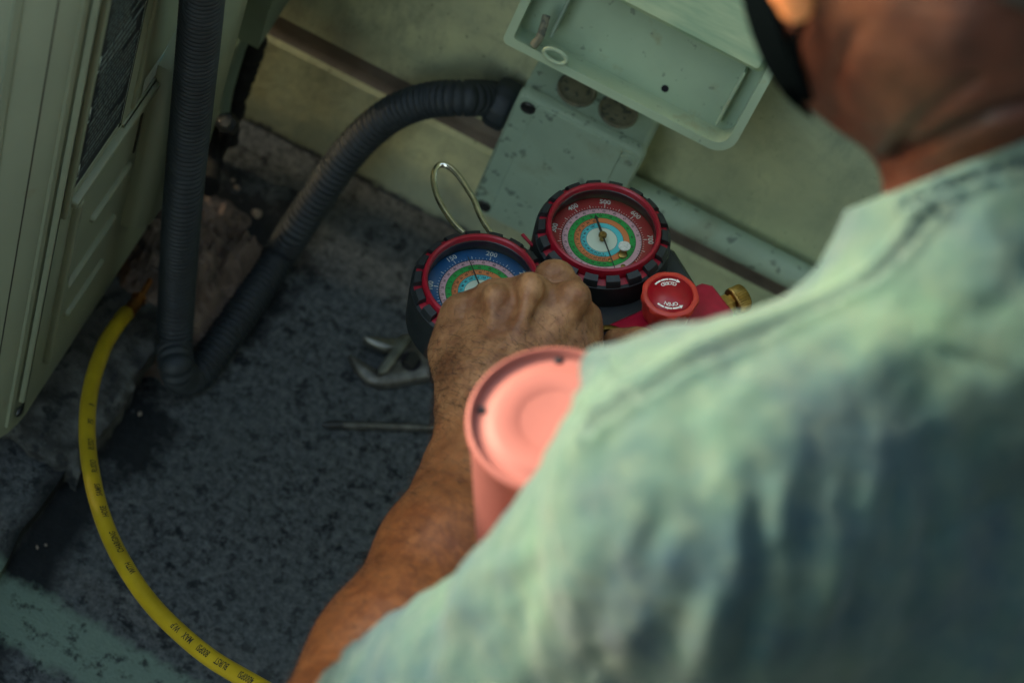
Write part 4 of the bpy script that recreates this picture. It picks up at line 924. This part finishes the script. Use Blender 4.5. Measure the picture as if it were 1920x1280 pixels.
# skin relief: creases of the neck, wrinkles over hand and wrist
for pl_, dep, wd in (([(1655, 300), (1700, 285), (1780, 250), (1860, 215), (1960, 190)], .0058, 10), ([(1668, 292), (1715, 235), (1770, 190), (1830, 150)], .0032, 9), ([(1600, 60), (1560, 150), (1570, 230)], .0016, 16)):
    front = nr @ FW < 0; d = polydist(u_, w_, pl_); v = v-nr*(dep*np.exp(-(d/wd)**2)*front*(D_ < 1.06))[:, None]
near = np.linalg.norm(v-hc, axis=1) < .14
hv = v[near]; v[near] = hv+nr[near]*(.0011*fbm(hv*90, 3)+.00035*fbm(hv*420, 2))[:, None]
v = v+nr*(.0018*fbm(v*35, 2))[:, None]
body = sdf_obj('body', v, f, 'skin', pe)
head_shade = np.clip((1.17-D_)/.06, 0, 1)*(w_ < 520)*(.97+.25*fbm(v*22, 3)); head_shade *= 1-np.clip(1-np.hypot(u_-1500, w_+10)/48, 0, 1)  # where the painted head and neck shade goes, ear lobe left out
ta = body.data.attributes.new('head_shade', 'FLOAT', 'POINT'); ta.data.foreach_set('value', np.clip(head_shade, 0, 1).astype(np.float32))
BV, BN, BU, BW, BD = v, nr, u_, w_, D_
ea_ = body.data.attributes.new('ear_sunlight', 'FLOAT', 'POINT'); ea_.data.foreach_set('value', (np.clip(1.3-np.min([prim_d(p, v) for p in prims[10:12]], 0)/.003, 0, 1)).astype(np.float32))
ra_ = body.data.attributes.new('ruddy', 'FLOAT', 'POINT'); ra_.data.foreach_set('value', np.clip((w_-700)/260, 0, 1).astype(np.float32)*(D_ > 1.15))

# fine hairs on forearm and hand
sel = np.where((BN @ FW < .15) & (BW > 590) & (BW < 1400) & (BU < 1130) & (BD > 1.2) & (BU > 480) & (BD < 1.5))[0]
rs_ = np.random.RandomState(5); mb = MB(); adir = P(905, 740, 1.44)-P(722, 1236, 1.30); adir /= np.linalg.norm(adir)
pick = rs_.choice(sel, min(2600, len(sel)), replace=False)
for i in pick:
    p = BV[i]; nn_ = BN[i]; side_ = np.cross(adir, nn_); w = BW[i]
    if w < 640 and rs_.rand() < .6: continue
    L_ = rs_.uniform(.004, .010)*(.75 if w < 760 else 1); d_ = (adir*(.35 if w > 700 else .1)+side_*rs_.normal(-.7, .55)+rs_.normal(0, .35, 3)); d_ -= nn_*(d_ @ nn_); d_ /= np.linalg.norm(d_)
    t = rs_.rand()*.5; pts = [p, p+d_*L_*.45+nn_*L_*.28, p+d_*L_+nn_*L_*(.25+t*.25)]
    mb.tube(np.array(pts), np.array([.00011, .00009, .00003]), 3, caps=False)
ah = obj('arm_hair', mb, 'arm_hair', pe, fixn=False, angle=0); ah['kind'] = 'stuff'

# ------------------------------------------------------------------ face mask and head hair, shells over the head
head = [p for p in prims[5:10]]
e1 = P(1438, -20, 1); e2 = P(1508, 175, 1); pn = np.cross(e1-CP, e2-CP); pn /= np.linalg.norm(pn)
if pn @ (P(1300, 0, 1)-e1) > 0: pn = -pn                     # pn points away from the masked side
def cut_mask(d, p):
    d = np.maximum(np.abs(d-.0022)-.0016, (p-e1) @ pn)
    return np.maximum(d, (P(1535, 207, 1)-p) @ (UP+.6*RT))
hp_ = [tuple(x) for x in head]
vm, qm = mesh_sdf(hp_, .0016, cut_mask, lo=P(1440, 80, 1.02)-.14, hi=P(1440, 80, 1.02)+.14)
sdf_obj('face_mask', vm, qm.tolist(), 'mask_cloth', pe)
mb = MB(); st_ = smoothpath([P(1516, 188, .968), P(1496, 120, .957), P(1492, 70, .949), P(1505, 40, .940), P(1520, -20, .93)], 16)[0]; mb.tube(st_, .0020, 8); obj('mask_strap', mb, 'mask_cloth', pe)
h1 = P(1790, -40, .9); h2 = P(1960, 40, .9); hn = np.cross(h1-CP, h2-CP); hn /= np.linalg.norm(hn)
if hn @ (P(1900, -300, .9)-h1) > 0: hn = -hn
def cut_hair(d, p): return np.maximum(d-.004-.0016*fbm(p*260, 2), (p-h1) @ hn)
vh, qh = mesh_sdf(hp_[2:], .0030, cut_hair)
sdf_obj('hair', vh, qh.tolist(), 'hair', pe)

# ------------------------------------------------------------------ denim shirt
SLV = P(770, 1420, 1.135)
sp_ = [
    C_(PV-lat*.06, .130, CH-lat*.060, .118, .04), C_(PV+lat*.06, .130, CH+lat*.060, .118, .04), C_(CH, .115, NECK, .060, .05),
    C_(SH_L, .064, CH-lat*.03, .10, .05), C_(SH_R, .064, CH+lat*.03, .10, .05),
    C_(SH_L, .062, P(1900, 560, 1.0), .046, .045), C_(SH_R, .064, NECK, .050, .05),
    C_(SH_L, .063, SLV, .056, .035), C_(SH_R, .064, P(2120, 1000, 1.17), .058, .04),
    C_(P(1950, 560, 1.0), .076, P(1925, 330, .995), .0685, .02),
    C_(P(1128, 688, 1.02), .0085, P(1215, 730, 1.0), .022, .018), C_(P(1230, 712, 1.02), .008, P(1375, 690, 1.0), .014, .015),
]
c1 = P(1660, 372, 1); c2 = P(1930, 262, 1); cn = np.cross(c1-CP, c2-CP); cn /= np.linalg.norm(cn)
if cn @ (P(1800, 100, 1)-c1) < 0: cn = -cn                  # towards the head
sax = (SLV-SH_L)/np.linalg.norm(SLV-SH_L); rax = (P(2120, 1000, 1.17)-SH_R); rax /= np.linalg.norm(rax)
neckp = prims[5:7]
def cut_shirt(d, p):
    d = np.maximum(d, (p-c1) @ cn)
    m_ = (p-c1) @ cn > -.05
    if m_.any():
        nk = np.minimum(prim_d(neckp[0], p[m_]), prim_d(neckp[1], p[m_])); d[m_] = np.maximum(d[m_], .0045-nk)
    d = np.maximum(d, np.where(np.linalg.norm(p-SLV, axis=1) < .10, (p-SLV) @ sax-.02, -1))
    d = np.maximum(d, np.where(np.linalg.norm(p-P(2120, 1000, 1.17), axis=1) < .10, (p-P(2120, 1000, 1.17)) @ rax-.02, -1))
    return d
v, q = mesh_sdf(sp_, .0034, cut_shirt)
v, nr = project(v, sp_, None, it=1); v_keep = v
u_, w_, D_ = topx(v)
cu = (v-CP) @ RT; cw = (v-CP) @ UP; cd_ = (v-CP) @ FW
low = 1/(1+np.exp((cw+.025)/.02)); fr = (nr @ FW < .4)
a1 = np.stack([cu/.019+.35*np.sin(cw*30), cw/.095, cd_/.06], 1); a2 = np.stack([cu/.05, cw/.05, cd_/.05], 1)
sdir = np.stack([(cu*.78+cw*.62)/.10, (-cu*.62+cw*.78)/.022, cd_/.05], 1)
disp = .0085*low*fbm(a1, 2)+.0055*fbm(a2, 3)+.0085*(1-low)*fbm(sdir, 2)+.0012*fbm(v*160, 2)
seams = [[(1755, 392), (1720, 430), (1690, 475), (1640, 522), (1560, 566), (1470, 604), (1400, 632), (1330, 662), (1260, 702), (1170, 762), (1120, 815)],
         [(1700, 385), (1780, 350), (1850, 325), (1960, 300)], [(655, 1222), (640, 1262), (630, 1330)], [(672, 1222), (655, 1270), (648, 1330)], [(1560, 590), (1600, 700), (1660, 800)][:0] or [(1130, 665), (1160, 705), (1190, 760)]]
sm = np.zeros(len(v)); groove_ = np.zeros(len(v))
for i, pl_ in enumerate(seams):
    d = polydist(u_, w_, pl_)*(cd_/1.0); wd = (13, 10, 4, 4, 6)[i]
    sm = np.maximum(sm, np.exp(-(d/wd)**4)*((1, .9, .5, .5, .25)[i])*fr*(D_ < 1.2)); groove_ += fr*(D_ < 1.2)*(.0030*np.exp(-((d-wd*1.3)/(wd*.5))**2)-.0032*np.exp(-(d/(wd*.6))**2))
for pl_, amp, wd in (([(1478, 880), (1468, 960), (1462, 1090)], .0060, 17), ([(1385, 930), (1392, 1010), (1412, 1110)], .0042, 15), ([(1300, 960), (1282, 1050), (1262, 1180)], .0050, 18), ([(1560, 920), (1556, 1020), (1540, 1170)], .0045, 16),
        ([(1185, 990), (1192, 1120), (1215, 1300)], .0045, 20), ([(1100, 1000), (1085, 1090), (1092, 1200)], .0035, 16), ([(1350, 1080), (1342, 1180), (1360, 1290)], .0040, 15), ([(1660, 880), (1650, 960), (1640, 1060)], .0035, 16),
        ([(1175, 775), (1100, 830), (1010, 870)], .0036, 13), ([(1190, 830), (1080, 890), (950, 945)], .0040, 15), ([(1150, 905), (1030, 960), (890, 1020)], .0034, 14), ([(1080, 985), (960, 1050), (840, 1100)], .0034, 15), ([(960, 1100), (860, 1160), (760, 1200)], .0030, 14), ([(1080, 740), (1120, 760), (1150, 800)], .0030, 8)):
    wb = 34*fbm(v*26+amp*900, 2); A2 = np.array(pl_[0], float); B2 = np.array(pl_[-1], float); ab = B2-A2
    A2, B2 = A2-ab*.25, B2+ab*.25; ab = B2-A2; t2 = np.clip(((u_-A2[0])*ab[0]+(w_-A2[1])*ab[1])/(ab @ ab), 0, 1); fade = np.sin(np.pi*t2)**1.5
    d = polydist(u_+wb, w_+wb*.4, [tuple(A2)]+list(pl_)+[tuple(B2)])*cd_; wd = wd*1.5
    groove_ += fr*(D_ < 1.3)*amp*.62*fade*(np.exp(-(d/wd)**2)-.45*np.exp(-((d-wd*2.1)/wd)**2))
sm *= .65+.7*(fbm(v*55, 3)+.35)
d = np.hypot(u_-1655, w_-575)*1.0; sm = np.maximum(sm, .9*np.exp(-(d/9)**2)*fr)
near_neck = np.exp(-np.maximum(0, -((v-c1) @ cn))/.02)
v = v+nr*((disp*(1-.7*near_neck)+groove_))[:, None]
sh = sdf_obj('shirt', v, q.tolist(), 'denim', pe, np.clip(sm, 0, 1))

# trousers of the crouching legs (below the frame)
dn = np.array([0, 0, -1.]); PW = PV.copy(); KL = PW+np.array([-.08, .22, -.10]); KR = PW+np.array([.22, .25, -.10]); 
tp = [E_(PW+dn*.04, (.15, .13, .13), .03), C_(PW-[.06, 0, .06], .095, KL, .065, .03), C_(PW+[.08, 0, -.06], .095, KR, .065, .03), C_(KL, .062, [KL[0]+.02, KL[1]-.14, .06], .05, .02), C_(KR, .062, [KR[0], KR[1]-.14, .06], .05, .02)]
v, q = mesh_sdf(tp, .008); v, nr = project(v, tp); sdf_obj('trousers', v, q.tolist(), 'trousers', pe)
for K_ in (KL, KR):
    y_ = K_[1]-.14; mb = MB(); mb.prism([(K_[0]-.045, y_-.07), (K_[0]+.045, y_-.07), (K_[0]+.05, y_+.12), (K_[0]+.02, y_+.19), (K_[0]-.02, y_+.19), (K_[0]-.05, y_+.12)], .001, .07, bev=.02); obj('shoe', mb, 'rubber', pe)
